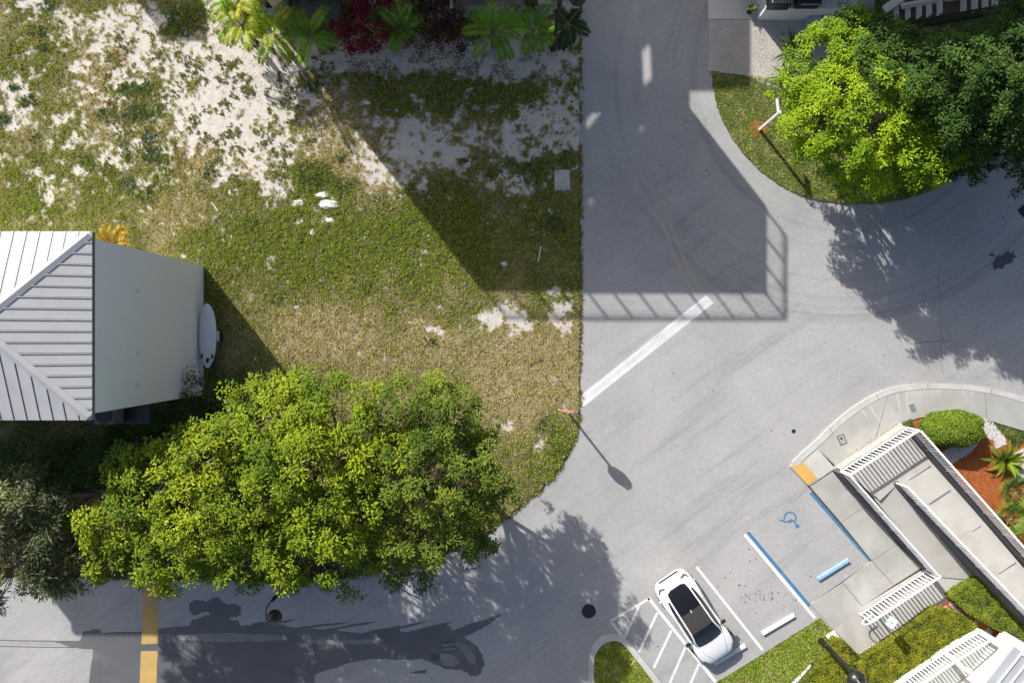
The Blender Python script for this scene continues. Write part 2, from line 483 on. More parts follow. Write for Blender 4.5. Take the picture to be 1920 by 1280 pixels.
for pts in ([(540, 1180), (600, 1172), (655, 1166)], [(590, 1184), (660, 1172), (708, 1164)], [(700, 1184), (760, 1174), (800, 1163)], [(770, 1184), (820, 1172), (850, 1165)], [(850, 1186), (900, 1170), (946, 1149)], [(862, 1196), (910, 1172), (938, 1153)], [(480, 1172), (520, 1166), (560, 1160)], [(640, 1236), (700, 1230), (760, 1226)], [(590, 1262), (610, 1254), (650, 1243)]):
    MB().ribbon([P(x, y, 0.0052) for x, y in wob(pts, 0.5, 4)], [0.05] + [0.11] * (len(wob(pts, 0.5, 4)) - 3) + [0.06, 0.015], 0.0052).build("wet_streak", M_WET, road)
M_DAMP = surf("drying_road", (0.19, 0.19, 0.195), (0.25, 0.25, 0.252), 1.6, 0.6, (0.16, 0.16, 0.165), 40, 0.15)
for poly, mt_ in (([(846, 1200), (862, 1203), (880, 1213), (892, 1230), (890, 1246), (880, 1240), (868, 1222), (852, 1210)], M_DAMP), ([(826, 1222), (850, 1228), (862, 1240), (850, 1250), (832, 1246), (824, 1234)], M_DAMP), ([(330, 1190), (420, 1186), (520, 1190), (540, 1200), (430, 1203), (340, 1200)], M_DAMP), ([(560, 1198), (640, 1200), (720, 1196), (700, 1206), (600, 1208)], M_DAMP)):
    q_ = []
    for i_ in range(len(poly)):
        a_, b_ = poly[i_], poly[(i_ + 1) % len(poly)]
        for k_ in range(4): q_.append((a_[0] + (b_[0] - a_[0]) * k_ / 4 + rng.uniform(-1.2, 1.2), a_[1] + (b_[1] - a_[1]) * k_ / 4 + rng.uniform(-1.2, 1.2)))
    MB().sheet([P(x, y, 0.0068) for x, y in q_]).build("damp_patch", mt_, road)
blot(816, 1231, 9, 7, 0.3, 0.0072, M_PATCH, "damp_patch", 0.12)
wet([(768, 1260), (800, 1254), (799, 1261), (778, 1263)], 0.0055)
blot(1881, 488, 23, 12, -0.55, 0.004, M_PATCH, "tar_patch")
blot(1860, 478, 6, 3, 0, 0.004, M_PATCH, "tar_patch")
r2 = random.Random(11)
for k in range(46):
    blot(1432 + r2.gauss(0, 22), 1118 + r2.gauss(0, 9) + 0.0, r2.uniform(0.6, 2.2), r2.uniform(0.5, 1.6), r2.uniform(0, 3), 0.0035, M_STAIN if k % 3 else M_PATCH, "oil_spot", 0.35, 7)
for (x, y) in ((1405, 1029), (1417, 1047), (1406, 1052), (1360, 1083), (1233, 1211), (1385, 1097), (1398, 1098), (1446, 807), (1262, 700), (1337, 732), (1286, 229), (1324, 320), (1520, 1080)):
    blot(x, y, 1.8, 1.3, r2.uniform(0, 3), 0.0035, M_PATCH, "oil_spot", 0.3, 8)

# ------------------------------------------------------------------ the vacant lot
LOT = [(1088, -220), (1088, 0), (1087, 200), (1088, 400), (1088, 600), (1087, 770), (1080, 815), (1064, 855), (1040, 890), (1006, 924), (960, 962), (905, 1003), (850, 1030), (780, 1057), (710, 1074), (640, 1084), (540, 1090), (430, 1087), (250, 1083), (0, 1081), (-400, 1080)]
# pale sand: (x, y, rx, ry, weight)
SAND = [(300, 190, 240, 130, .22), (470, 200, 130, 110, .12), (850, 250, 190, 90, .42), (1030, 250, 70, 40, .5), (960, 345, 60, 26, .3), (700, 290, 70, 60, .3), (230, 330, 230, 60, .15), (90, 25, 55, 28, 1), (60, 5, 50, 18, .8), (35, 165, 42, 36, 1.1), (30, 228, 48, 20, .9), (112, 225, 24, 12, .9), (93, 365, 22, 30, 1.1), (15, 300, 24, 30, .9), (212, 300, 38, 28, .8), (170, 110, 46, 40, .7), (215, 60, 50, 45, .7),
        (280, 60, 36, 60, .8), (265, 90, 30, 26, .9), (200, 190, 20, 14, .8), (250, 150, 26, 18, .9), (330, 105, 60, 46, 1), (408, 70, 26, 80, 1.1), (412, 20, 24, 60, 1.2), (370, 160, 60, 40, .95), (450, 150, 70, 60, 1.25), (520, 150, 60, 60, 1.2), (500, 215, 60, 40, 1.1),
        (340, 215, 60, 40, .6), (470, 280, 60, 46, 1.1), (430, 240, 40, 30, .9), (520, 300, 34, 40, .9), (300, 265, 30, 26, .8), (350, 260, 40, 30, .6), (260, 345, 40, 16, .5), (500, 355, 30, 22, .7), (440, 330, 50, 16, .6),
        (640, 118, 60, 26, 1.1), (720, 112, 80, 24, 1.0), (820, 118, 80, 24, 1.05), (920, 118, 80, 26, 1.0), (1020, 118, 80, 30, 1.05), (600, 95, 80, 26, 1.2), (850, 85, 300, 22, .9), (700, 318, 44, 34, .62), (760, 330, 20, 30, .8), (715, 372, 22, 9, 1),
        (1020, 235, 74, 34, 1.3), (985, 275, 50, 22, 1.1), (1065, 225, 40, 40, 1.2), (870, 212, 18, 12, 1.1), (880, 250, 26, 26, .85), (800, 265, 50, 36, .8), (760, 240, 36, 30, .6), (840, 300, 40, 26, .8), (795, 345, 10, 16, 1.1), (965, 340, 36, 18, .7), (690, 193, 12, 7, 1),
        (930, 598, 46, 17, 1.05), (962, 572, 24, 20, 1.25), (990, 604, 26, 14, .8), (1046, 560, 22, 20, .95), (1062, 600, 32, 26, .8), (1040, 585, 22, 34, .7), (815, 618, 18, 9, .8), (865, 620, 16, 12, .6), (940, 640, 40, 30, .5), (510, 488, 12, 26, .85), (562, 380, 16, 9, 1.1), (618, 378, 24, 18, .9), (612, 414, 14, 9, 1),
        (940, 790, 24, 12, .6), (950, 800, 14, 12, .6), (1010, 835, 18, 12, .55), (925, 760, 20, 10, .4), (560, 350, 30, 14, .5)]
DRY = [(660, 265, 70, 70, 1.3), (600, 190, 50, 40, .8), (620, 215, 40, 30, 1), (720, 330, 60, 50, .8), (640, 640, 160, 40, .6), (850, 660, 160, 60, .7), (960, 740, 90, 70, .8), (560, 620, 90, 60, .6), (250, 260, 180, 60, .4), (230, 130, 150, 90, .4), (330, 400, 200, 30, .45), (700, 560, 160, 50, .35), (1060, 650, 30, 60, .6), (400, 330, 100, 60, .5), (1000, 700, 60, 120, .7)]
LUSH = [(590, 335, 46, 34, 1.2), (660, 430, 120, 60, .8), (800, 440, 80, 70, .7), (480, 430, 100, 60, .5), (420, 470, 60, 40, .7), (60, 340, 70, 60, .5), (250, 350, 80, 50, .4), (130, 270, 60, 40, .5), (70, 90, 60, 70, .5), (1040, 820, 40, 40, .9), (1030, 880, 50, 30, .7), (700, 520, 140, 50, .5), (560, 500, 120, 60, .4), (820, 190, 200, 30, .6), (1030, 190, 60, 22, .8), (850, 440, 60, 90, .4), (950, 440, 120, 90, .5), (60, 400, 120, 30, .6), (330, 30, 40, 40, .5)]
def blobs(x, y, L):
    s = np.zeros_like(x)
    for (cx, cy, rx, ry, w) in L:
        s += w * np.exp(-(((x - cx) / rx) ** 2 + ((y - cy) / ry) ** 2) * 0.9)
    return s
def sandmask(x, y):
    n1 = fbm(x, y, 46, 5, 3); n2 = fbm(x, y, 12, 3, 9)
    s = blobs(x, y, SAND)
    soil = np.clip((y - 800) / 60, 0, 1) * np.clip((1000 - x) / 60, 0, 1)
    n3 = fbm(x, y, 5, 2, 13)
    strip_ = 0.55 * np.exp(-((y - 116) / 24) ** 2) * np.clip((x - 540) / 60, 0, 1) + 0.3 * np.exp(-((x - 470) / 90) ** 2 - ((y - 160) / 70) ** 2)
    v = strip_ + np.minimum(s, 1.3) * 0.80 + (n1 - 0.5) * 1.6 + (n2 - 0.5) * 2.0 + (n3 - 0.5) * 1.2 - 0.60 - 0.15 * soil - 0.28 * np.clip((y - 390) / 60, 0, 1) * (s < 0.35)
    return np.clip(v * 1.25 + 0.5, 0, 1)
def drymask(x, y):
    return np.clip(blobs(x, y, DRY) * 0.8 + (fbm(x, y, 60, 4, 21) - 0.5) * 1.6 + (fbm(x, y, 9, 2, 26) - 0.5) * 0.7 - blobs(x, y, LUSH) * 0.7 + 0.30, 0, 1)

def lot_material():
    m, nt, b, out = nmat("patchy_lot")
    at = N(nt, "ShaderNodeVertexColor", layer_name="tint")
    sep = N(nt, "ShaderNodeSeparateColor"); nt.links.new(at.outputs["Color"], sep.inputs[0])
    p = pos(nt)
    f1 = noise(nt, p, 14.0, 4, 0.7)
    f2 = noise(nt, p, 3.0, 5, 0.65)
    f3 = noise(nt, p, 70.0, 3, 0.7)
    sand = mix(nt, ramp(nt, f2, [(0.3, 0.0), (0.7, 1.0)]), (0.50, 0.455, 0.405), (0.63, 0.60, 0.56))
    sand = mix(nt, 0.55, sand, ramp(nt, f3, [(0.3, 0.6), (0.7, 1.0)]), 'MULTIPLY')
    sand = mix(nt, ramp(nt, f1, [(0.62, 0.0), (0.74, 0.7)]), sand, (0.40, 0.34, 0.25))
    grass = mix(nt, ramp(nt, f1, [(0.35, 0.0), (0.65, 1.0)]), (0.045, 0.052, 0.02), (0.13, 0.135, 0.05))
    dry = mix(nt, ramp(nt, f1, [(0.35, 0.0), (0.65, 1.0)]), (0.15, 0.12, 0.065), (0.38, 0.31, 0.19))
    gd = mix(nt, sep.outputs[1], grass, dry)
    add = N(nt, "ShaderNodeMath", operation='ADD'); nt.links.new(sep.outputs[0], add.inputs[0])
    f4 = noise(nt, p, 9.0, 5, 0.75)
    sc = N(nt, "ShaderNodeMath", operation='MULTIPLY_ADD'); sc.inputs[1].default_value = 1.5; sc.inputs[2].default_value = -0.75; nt.links.new(f4, sc.inputs[0]); nt.links.new(sc.outputs[0], add.inputs[1])
    col = mix(nt, ramp(nt, add.outputs[0], [(0.18, 0.0), (0.82, 1.0)]), gd, sand)
    soil = mix(nt, ramp(nt, f1, [(0.3, 0.0), (0.7, 1.0)]), (0.028, 0.023, 0.015), (0.06, 0.049, 0.032))  # soil tone lowered to deepen the shade seen between the boughs
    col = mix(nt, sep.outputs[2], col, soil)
    nt.links.new(col, b.inputs["Base Color"]); b.inputs["Roughness"].default_value = 0.95; b.inputs["Specular IOR Level"].default_value = 0.1
    bump(nt, b, f1, 0.7, 0.05)
    return m
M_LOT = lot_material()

def clip_curve(poly):
    """x limit of the lot on the right side as a function of y and y limit as a function of x"""
    return poly
lx = np.array([p[0] for p in LOT], float); ly = np.array([p[1] for p in LOT], float)
# dense border polyline for snapping
bx, by = [], []
for i in range(len(LOT) - 1):
    n = max(2, int(math.hypot(lx[i + 1] - lx[i], ly[i + 1] - ly[i]) / 2))
    t = np.linspace(0, 1, n, endpoint=False)
    bx.append(lx[i] + (lx[i + 1] - lx[i]) * t); by.append(ly[i] + (ly[i + 1] - ly[i]) * t)
bx = np.concatenate(bx); by = np.concatenate(by)
bnoise = (fbm(bx, by, 9, 3, 77) - 0.5) * 6.5
def in_lot(x, y):
    """inside test: left of / above the border"""
    xr = np.interp(y, ly[:15], lx[:15])                     # right border by y
    yb = np.interp(x, lx[::-1], ly[::-1])                   # lower border by x
    return (x < xr + 0.01) & (y < np.maximum(yb, 0) + 0.01)
step = 3.0
gx = np.arange(-150, 1091, step); gy = np.arange(-180, 1093, step)
X, Y = np.meshgrid(gx, gy)
ins = in_lot(X, Y)
# keep cells with any corner inside, snap the outside corners to the border
cell = ins[:-1, :-1] | ins[1:, :-1] | ins[:-1, 1:] | ins[1:, 1:]
need = np.zeros_like(ins)
need[:-1, :-1] |= cell; need[1:, :-1] |= cell; need[:-1, 1:] |= cell; need[1:, 1:] |= cell
oi = np.argwhere(need & ~ins)
XS, YS = X.copy(), Y.copy()
for (r, c) in oi:
    k = np.argmin((bx - X[r, c]) ** 2 + (by - Y[r, c]) ** 2)
    XS[r, c] = bx[k] + bnoise[k]; YS[r, c] = by[k] + bnoise[k]
idx = -np.ones(X.shape, int); idx[need] = np.arange(need.sum())
xv, yv = XS[need], YS[need]
sm = sandmask(xv, yv); dm = drymask(xv, yv)
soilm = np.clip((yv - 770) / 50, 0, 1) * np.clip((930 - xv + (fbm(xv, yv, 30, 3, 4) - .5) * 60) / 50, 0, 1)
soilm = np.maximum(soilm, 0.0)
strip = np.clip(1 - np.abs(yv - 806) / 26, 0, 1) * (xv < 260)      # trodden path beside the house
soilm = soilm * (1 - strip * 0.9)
zv = 0.045 + (fbm(xv, yv, 14, 4, 5) - 0.5) * 0.05 * (1 - sm * 0.6) + 0.018 * (1 - sm)
zv = np.maximum(zv, 0.02)
onb = np.zeros(X.shape, bool); onb[tuple(oi.T)] = True
zv[onb[need]] = 0.012
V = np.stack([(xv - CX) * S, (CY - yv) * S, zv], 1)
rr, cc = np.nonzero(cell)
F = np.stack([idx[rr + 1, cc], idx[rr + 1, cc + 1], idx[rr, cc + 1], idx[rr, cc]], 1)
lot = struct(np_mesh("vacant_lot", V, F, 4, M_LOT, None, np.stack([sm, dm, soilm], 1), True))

# ------------------------------------------------------------------ blades of grass and weeds
M_GRASS = leafmat("grass_blades", 0.7, 0.30, 0.15)
def blades(name, xs, ys, zs, hgt, col, label, seed, nb=6, spread=1.0, width=0.016, cat="grass"):
    """tufts at metres xs, ys; hgt per tuft; col (n,3) per tuft"""
    r = np.random.default_rng(seed)
    n = len(xs)
    a = r.uniform(0, 2 * np.pi, (n, nb)); lean = r.uniform(0.35, 1.25, (n, nb)) * spread
    ln = hgt[:, None] * r.uniform(0.6, 1.25, (n, nb))
    ox = r.normal(0, 0.022, (n, nb)); oy = r.normal(0, 0.022, (n, nb))
    bxx = xs[:, None] + ox; byy = ys[:, None] + oy
    dx, dy = np.cos(a), np.sin(a)
    w = width * r.uniform(0.7, 1.4, (n, nb))
    tipx = bxx + dx * ln * np.sin(lean); tipy = byy + dy * ln * np.sin(lean); tipz = zs[:, None] + ln * np.cos(lean)
    p0 = np.stack([bxx - dy * w, byy + dx * w, np.broadcast_to(zs[:, None] - 0.005, bxx.shape)], -1)
    p1 = np.stack([bxx + dy * w, byy - dx * w, np.broadcast_to(zs[:, None] - 0.005, bxx.shape)], -1)
    p2 = np.stack([tipx, tipy, tipz], -1)
    V = np.stack([p0, p1, p2], 2).reshape(-1, 3)
    T = np.repeat((col[:, None, :] * r.uniform(0.45, 1.55, (n, nb, 1))).reshape(-1, 3), 3, axis=0)
    F = np.arange(len(V))
    o = np_mesh(name, V, F, 3, M_GRASS, None, T)
    tag(o, label, cat, None, "stuff")
    return o
R = np.random.default_rng(42)
n = 150000
gxp = R.uniform(-60, 1088, n); gyp = R.uniform(-30, 1088, n)
k = in_lot(gxp + 1, gyp + 1)
gxp, gyp = gxp[k], gyp[k]
s_ = sandmask(gxp, gyp); d_ = drymask(gxp, gyp); lu = np.clip(blobs(gxp, gyp, LUSH), 0, 1)
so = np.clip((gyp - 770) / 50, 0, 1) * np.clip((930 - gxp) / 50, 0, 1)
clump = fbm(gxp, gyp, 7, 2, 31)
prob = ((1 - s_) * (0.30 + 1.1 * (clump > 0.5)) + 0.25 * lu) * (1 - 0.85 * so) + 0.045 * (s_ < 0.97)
hidden = (gxp < 383) & (gyp > 500) & (gyp < 738)
k = (R.uniform(0, 1, len(gxp)) < prob) & ~hidden
gxp, gyp, s_, d_, lu = gxp[k], gyp[k], s_[k], d_[k], lu[k]
m = len(gxp)
green = np.array([0.255, 0.30, 0.032]); lush = np.array([0.21, 0.31, 0.018]); straw = np.array([0.54, 0.455, 0.22]); olive = np.array([0.32, 0.305, 0.06])
t = np.clip(d_ * 0.75 + R.normal(0, 0.22, m), 0, 1)[:, None]
base = green * (1 - lu[:, None]) + lush * lu[:, None]
mixo = (R.uniform(0, 1, (m, 1)) < 0.35)
base = np.where(mixo, olive, base)
colr = base * (1 - t) + straw * t
hg = (0.055 + 0.05 * R.uniform(0, 1, m)) * (1.25 + 0.5 * lu) * (1 - 0.3 * s_)
zs = 0.045 + (fbm(gxp, gyp, 14, 4, 5) - 0.5) * 0.05 * (1 - s_ * 0.6) + 0.018 * (1 - s_)
blades("lot_grass", (gxp - CX) * S, (CY - gyp) * S, zs, hg, colr, "short patchy grass with straw tufts over the sandy vacant lot", 1)
# ragged edge: tufts creeping over the road border
q = 5200
ib = R.integers(0, len(bx), q); ex = bx[ib] + R.normal(-0.5, 2.2, q); ey = by[ib] + R.normal(-0.5, 2.0, q)
ke = (fbm(ex, ey, 16, 3, 88) > 0.40) & (ey > -10) & (ex > -20); ex, ey = ex[ke], ey[ke]
ce = np.where(R.uniform(0, 1, (len(ex), 1)) < 0.5, np.array([[0.20, 0.23, 0.04]]), np.array([[0.34, 0.29, 0.13]]))
blades("edge_grass", (ex - CX) * S, (CY - ey) * S, np.full(len(ex), 0.012), R.uniform(0.06, 0.13, len(ex)), ce, "ragged grass creeping over the edge of the road", 3)
# low broad-leaved weeds in darker clumps
wp = [(75, 62, 16), (80, 90, 12), (55, 190, 14), (92, 10, 14), (10, 225, 14), (245, 170, 18), (272, 168, 16), (200, 215, 18), (255, 212, 20), (285, 212, 20), (280, 260, 16), (285, 290, 20), (245, 225, 14), (165, 300, 14), (75, 295, 18), (70, 262, 12), (30, 165, 10), (312, 298, 10), (395, 328, 14), (240, 345, 18), (280, 365, 20), (165, 310, 12), (240, 295, 10), (205, 320, 14),
      (650, 350, 18), (640, 300, 10), (590, 340, 22), (575, 320, 20), (605, 330, 18), (640, 350, 14), (720, 378, 14), (925, 325, 14), (960, 310, 12), (870, 300, 8), (1040, 420, 20), (1000, 320, 26), (1060, 300, 20), (585, 165, 14), (350, 40, 26), (370, 30, 20), (330, 50, 16), (235, 165, 12), (470, 420, 16), (520, 560, 12), (690, 540, 14), (810, 640, 12), (1045, 840, 16), (1020, 800, 18)]
xs, ys, cl, hh = [], [], [], []
for (x, y, r) in wp:
    q = int(r * r * 0.30)
    a = R.uniform(0, 2 * np.pi, q); rad = r * np.sqrt(R.uniform(0, 1, q)) * (0.35 + 1.5 * fbm(np.cos(a) * 3 + x, np.sin(a) * 3 + y, 1.0, 2, 8))
    xs.append(x + rad * np.cos(a)); ys.append(y + rad * np.sin(a) * 0.8)
    c0 = np.array([0.10, 0.16, 0.075]) if R.uniform() < .5 else np.array([0.13, 0.19, 0.045])
    cl.append(np.repeat(c0[None], q, 0) * R.uniform(.8, 1.2, (q, 1))); hh.append(R.uniform(0.05, 0.14, q))
# scattered single tufts on the sand
q = 2200
x = R.uniform(200, 640, q); y = R.uniform(50, 360, q); kk = (fbm(x, y, 22, 3, 55) > 0.54)
x, y = x[kk], y[kk]
for (a, b) in zip(x, y):
    c = 4
    xs.append(a + R.normal(0, 2.5, c)); ys.append(b + R.normal(0, 2.5, c)); cl.append(np.repeat(np.array([[0.24, 0.23, 0.08]]), c, 0)); hh.append(R.uniform(.05, .1, c))
xs = np.concatenate(xs); ys = np.concatenate(ys); cl = np.concatenate(cl); hh = np.concatenate(hh)
blades("weed_cover", (xs - CX) * S, (CY - ys) * S, np.full(len(xs), 0.055), hh, cl, "dark green weed clumps scattered over the sand and grass", 2, 7, 1.0, 0.022, "weeds")

# pebbles on the sand
def pebbles(name, pts, size, mat, label, seed, cat="stones", flat=0.6):
    r = np.random.default_rng(seed)
    n = len(pts)
    base = np.array([[1, 0, 0], [0, 1, 0], [-1, 0, 0], [0, -1, 0], [0, 0, 1.0], [0, 0, -0.6]])
    f = np.array([[0, 1, 4], [1, 2, 4], [2, 3, 4], [3, 0, 4], [1, 0, 5], [2, 1, 5], [3, 2, 5], [0, 3, 5]])
    sc = size * r.uniform(0.5, 1.5, (n, 1, 1)) * r.uniform(0.7, 1.3, (n, 6, 1))
    a = r.uniform(0, 6.28, n); ca, sa = np.cos(a), np.sin(a)
    v = base[None] * sc * np.array([1.3, 1, flat])
    vx = v[:, :, 0] * ca[:, None] - v[:, :, 1] * sa[:, None]; vy = v[:, :, 0] * sa[:, None] + v[:, :, 1] * ca[:, None]
    V = np.stack([vx + pts[:, 0:1], vy + pts[:, 1:2], v[:, :, 2] + pts[:, 2:3]], -1).reshape(-1, 3)
    F = (f[None] + (np.arange(n) * 6)[:, None, None]).reshape(-1)
    o = np_mesh(name, V, F, 3, mat)
    tag(o, label, cat, None, "stuff")
    return o
M_PEB = surf("limestone_chips", (0.55, 0.53, 0.50), (0.72, 0.71, 0.69), 5.0, 0.9)
q = 9000
x = R.uniform(-40, 1086, q); y = R.uniform(-20, 800, q)
kk = (sandmask(x, y) > 0.55) & in_lot(x, y); x, y = x[kk][:4200], y[kk][:4200]
pebbles("sand_pebbles", np.stack([(x - CX) * S, (CY - y) * S, np.full(len(x), 0.045)], 1), 0.022, M_PEB, "pale limestone chips lying on the bare sand", 4)
M_LITTER = surf("leaf_litter", (0.10, 0.075, 0.045), (0.20, 0.15, 0.09), 8.0, 0.9)
q = 5200
x = np.concatenate([R.uniform(600, 1085, q), R.normal(1040, 30, 500), R.uniform(380, 700, 700)]); y = np.concatenate([R.normal(125, 16, q), R.normal(122, 10, 500), R.uniform(60, 200, 700)])
kk = (fbm(x, y, 26, 3, 66) > 0.47) & in_lot(x, y); x, y = x[kk], y[kk]
pebbles("leaf_litter", np.stack([(x - CX) * S, (CY - y) * S, np.full(len(x), 0.05)], 1), 0.024, M_LITTER, "dark fallen leaves on the shaded sand strip below the palms", 6, "leaf litter", 0.3)
# ------------------------------------------------------------------ verge, gravel, driveway on the right
VERGE = [(1334, 133), (1338, 168), (1345, 200), (1356, 228), (1372, 258), (1394, 288), (1424, 319), (1462, 347), (1500, 366), (1540, 377), (1590, 382), (1640, 382), (1690, 375), (1735, 362), (1780, 339), (1820, 312), (1860, 283), (1900, 255), (1990, 215), (2100, 190), (2100, -40), (1640, -40), (1610, 90), (1560, 150), (1478, 172), (1440, 160), (1400, 142)]
def dense(poly, d=6, amp=0.0, seed=1):
    r = random.Random(seed); out = []
    for i in range(len(poly)):
        a, b = poly[i], poly[(i + 1) % len(poly)]
        n = max(1, int(math.hypot(b[0] - a[0], b[1] - a[1]) / d))
        for k in range(n):
            t = k / n
            out.append((a[0] + (b[0] - a[0]) * t + r.uniform(-amp, amp), a[1] + (b[1] - a[1]) * t + r.uniform(-amp, amp)))
    return out
M_VERGE = surf("verge_turf", (0.06, 0.08, 0.025), (0.13, 0.145, 0.05), 5.0, 0.95, (0.22, 0.19, 0.09), 25, 0.8)
verge = struct(MB().solid([P(x, y, 0.05) for x, y in dense(VERGE, 6, 0.8)], -0.01).build("verge", M_VERGE))
gravel = struct(MB().solid([P(x, y, 0.040) for x, y in dense([(1329, 37), (1329, 134), (1400, 144), (1445, 166), (1480, 180), (1640, 180), (1640, 37)], 6, 0.8)], -0.01).build("gravel_bed", M_GRAVEL))
driveway = struct(MB().solid([P(x, y, 0.065) for x, y in [(1328, -120), (1328, 36), (1640, 36), (1640, -120)]], -0.01).build("driveway", surf("driveway_concrete", (0.50, 0.495, 0.48), (0.58, 0.57, 0.55), 0.8, 0.8)))
def pts_in(poly, n, seed):
    r = np.random.default_rng(seed)
    px = np.array([p[0] for p in poly], float); py = np.array([p[1] for p in poly], float)
    x = r.uniform(px.min(), px.max(), n); y = r.uniform(py.min(), py.max(), n)
    c = np.zeros(n, bool); j = len(poly) - 1
    for i in range(len(poly)):
        cond = ((py[i] > y) != (py[j] > y)) & (x < (px[j] - px[i]) * (y - py[i]) / (py[j] - py[i] + 1e-12) + px[i])
        c ^= cond; j = i
    return x[c], y[c]
def lawn(name, poly, n, seed, label, z=0.05, straw_amt=0.3, h=(0.05, 0.11), gcol=(0.22, 0.31, 0.03)):
    x, y = pts_in(poly, n, seed)
    r = np.random.default_rng(seed + 1)
    m = len(x)
    t = np.clip(fbm(x, y, 18, 3, seed) * 1.6 - 0.75 + straw_amt + r.normal(0, 0.2, m), 0, 1)[:, None]
    c = np.array(gcol) * (1 - t) + np.array([0.55, 0.50, 0.20]) * t
    w = [((px - CX) * S, (CY - py) * S) for px, py in zip(x, y)]
    w = np.array(w)
    return blades(name, w[:, 0], w[:, 1], np.full(m, z), r.uniform(h[0], h[1], m), c, label, seed + 2, 6, 1.0, 0.016)
lawn("verge_grass", [p for p in VERGE if p[0] < 1900] + [(1860, 200), (1600, 150), (1475, 160), (1440, 165)], 26000, 200, "short green turf of the rounded verge under the bright tree", 0.045, 0.28)
x, y = pts_in([(1330, 40), (1330, 133), (1400, 142), (1470, 172), (1560, 150), (1600, 45)], 9000, 301)
pebbles("gravel_stones", np.stack([(x - CX) * S, (CY - y) * S, np.full(len(x), 0.042)], 1), 0.022, M_GRAVEL, "pale gravel stones between the driveway and the verge", 302)
# ring of red mulch at the sign foot
mb = MB()
x, y = np.array([1421]), np.array([240])
mulch_ring = MB().sheet([P(1421 + (17 + random.Random(k).uniform(-3, 3)) * math.cos(k * 0.3), 240 + (15 + random.Random(k + 50).uniform(-3, 3)) * math.sin(k * 0.3), 0.058) for k in range(21)]).build("mulch_ring", M_MULCH)
struct(mulch_ring)

# ------------------------------------------------------------------ pavement with kerb, slabs as parts
KO = [(1479, 874), (1500, 852), (1530, 825), (1562, 794), (1600, 763), (1636, 741), (1668, 728), (1710, 721), (1760, 719), (1810, 721), (1860, 728), (1915, 742), (1990, 768)]
KI = [(1489, 881), (1508, 861), (1537, 835), (1568, 805), (1606, 774), (1641, 752), (1672, 738), (1712, 731), (1760, 729), (1810, 731), (1858, 738), (1912, 752), (1986, 779)]
def smooth_line(p, n=5):
    out = []
    for i in range(len(p) - 1):
        p0 = p[max(i - 1, 0)]; p1 = p[i]; p2 = p[i + 1]; p3 = p[min(i + 2, len(p) - 1)]
        for k in range(n):
            t = k / n
            out.append(tuple(0.5 * ((2 * p1[j]) + (-p0[j] + p2[j]) * t + (2 * p0[j] - 5 * p1[j] + 4 * p2[j] - p3[j]) * t * t + (-p0[j] + 3 * p1[j] - 3 * p2[j] + p3[j]) * t ** 3) for j in (0, 1)))
    out.append(p[-1]); return out
SO, SI = smooth_line(KO), smooth_line(KI)
pav = struct(MB().solid([P(x, y, 0.03) for x, y in [(1488, 880)] + SI[2:] + [(1990, 830), (1920, 810), (1850, 786), (1800, 778), (1760, 777), (1700, 790), (1567, 879), (1740, 1070), (1800, 1100), (1900, 1180), (1700, 1230), (1610, 1230), (1519, 1132), (1634, 1052)]], 0.002).build("pavement", M_DARKJ))
def kerbseg(a, b, name, parent, SO, SI, z=0.13):
    for i0, i1 in [(a, b)]:
        top = [P(x, y, z) for x, y in SO[i0:i1 + 1]] + [P(x, y, z) for x, y in SI[i0:i1 + 1]][::-1]
        return MB().solid(top, 0.0).build(name, M_KERB, parent, bevel=0.012)
ks = [2, 14, 26, 38, 50, 60]
for i in range(len(ks) - 1):
    o = kerbseg(ks[i], ks[i + 1], "kerb_stone", pav, SO, SI)
for i in range(1, len(ks) - 1):
    q = ks[i]
    MB().ribbon([P(*SO[q], 0.132), P(*SI[q], 0.132)], 0.02, 0.132).build("joint", M_DARKJ, pav)
def slab(poly, z=0.115, mat=None, name="slab"):
    # shrink a little so that the joint shows
    cx = sum(p[0] for p in poly) / len(poly); cy = sum(p[1] for p in poly) / len(poly)
    q = []
    for (x, y) in poly:
        d = math.hypot(x - cx, y - cy); s = (d - 0.55) / d
        q.append((cx + (x - cx) * s, cy + (y - cy) * s))
    return MB().solid([P(x, y, z) for x, y in q], 0.004).build(name, mat or M_CONC, pav)
CI = [(1567, 879), (1690, 793), (1720, 783), (1760, 777), (1800, 778), (1850, 786), (1920, 808), (1990, 835)]
slab([(1480, 874), (1526, 831), (1566, 878), (1517, 911)], 0.10, M_KERB)
slab([(1532, 840)] + SI[12:30] + [(1640, 828), (1569, 876), (1565, 872)])
slab(SI[29:50] + [(1850, 787), (1800, 779), (1760, 778), (1720, 784), (1692, 794), (1641, 828)])
slab(SI[49:61] + [(1990, 834), (1920, 808), (1851, 787)])
slab([(1518, 911), (1567, 879), (1625, 947), (1577, 979)], 0.06)
slab([(1577, 979), (1625, 947), (1684, 1020), (1635, 1051)], 0.062)
slab([(1635, 1051), (1684, 1020), (1728, 1064), (1676, 1097)], 0.06)
slab([(1580, 1092), (1635, 1051), (1676, 1097), (1617, 1136)], 0.062)
slab([(1519, 1132), (1580, 1092), (1617, 1136), (1563, 1180)], 0.06)
slab([(1563, 1180), (1617, 1136), (1740, 1062), (1782, 1082), (1832, 1086), (1780, 1122), (1755, 1140), (1616, 1234)], 0.066, M_CONC2)
o = MB().solid([P(x, y, 0.118) for x, y in [(1484, 875), (1502, 862), (1533, 896), (1514, 909)]], 0.09).build("tactile_pad", surf("tactile_yellow", (0.60, 0.36, 0.09), (0.66, 0.42, 0.13), 3, 0.7, None, 60, 0.4), pav)
o["label"] = "yellow tactile pad at the ramp"
mb = MB()
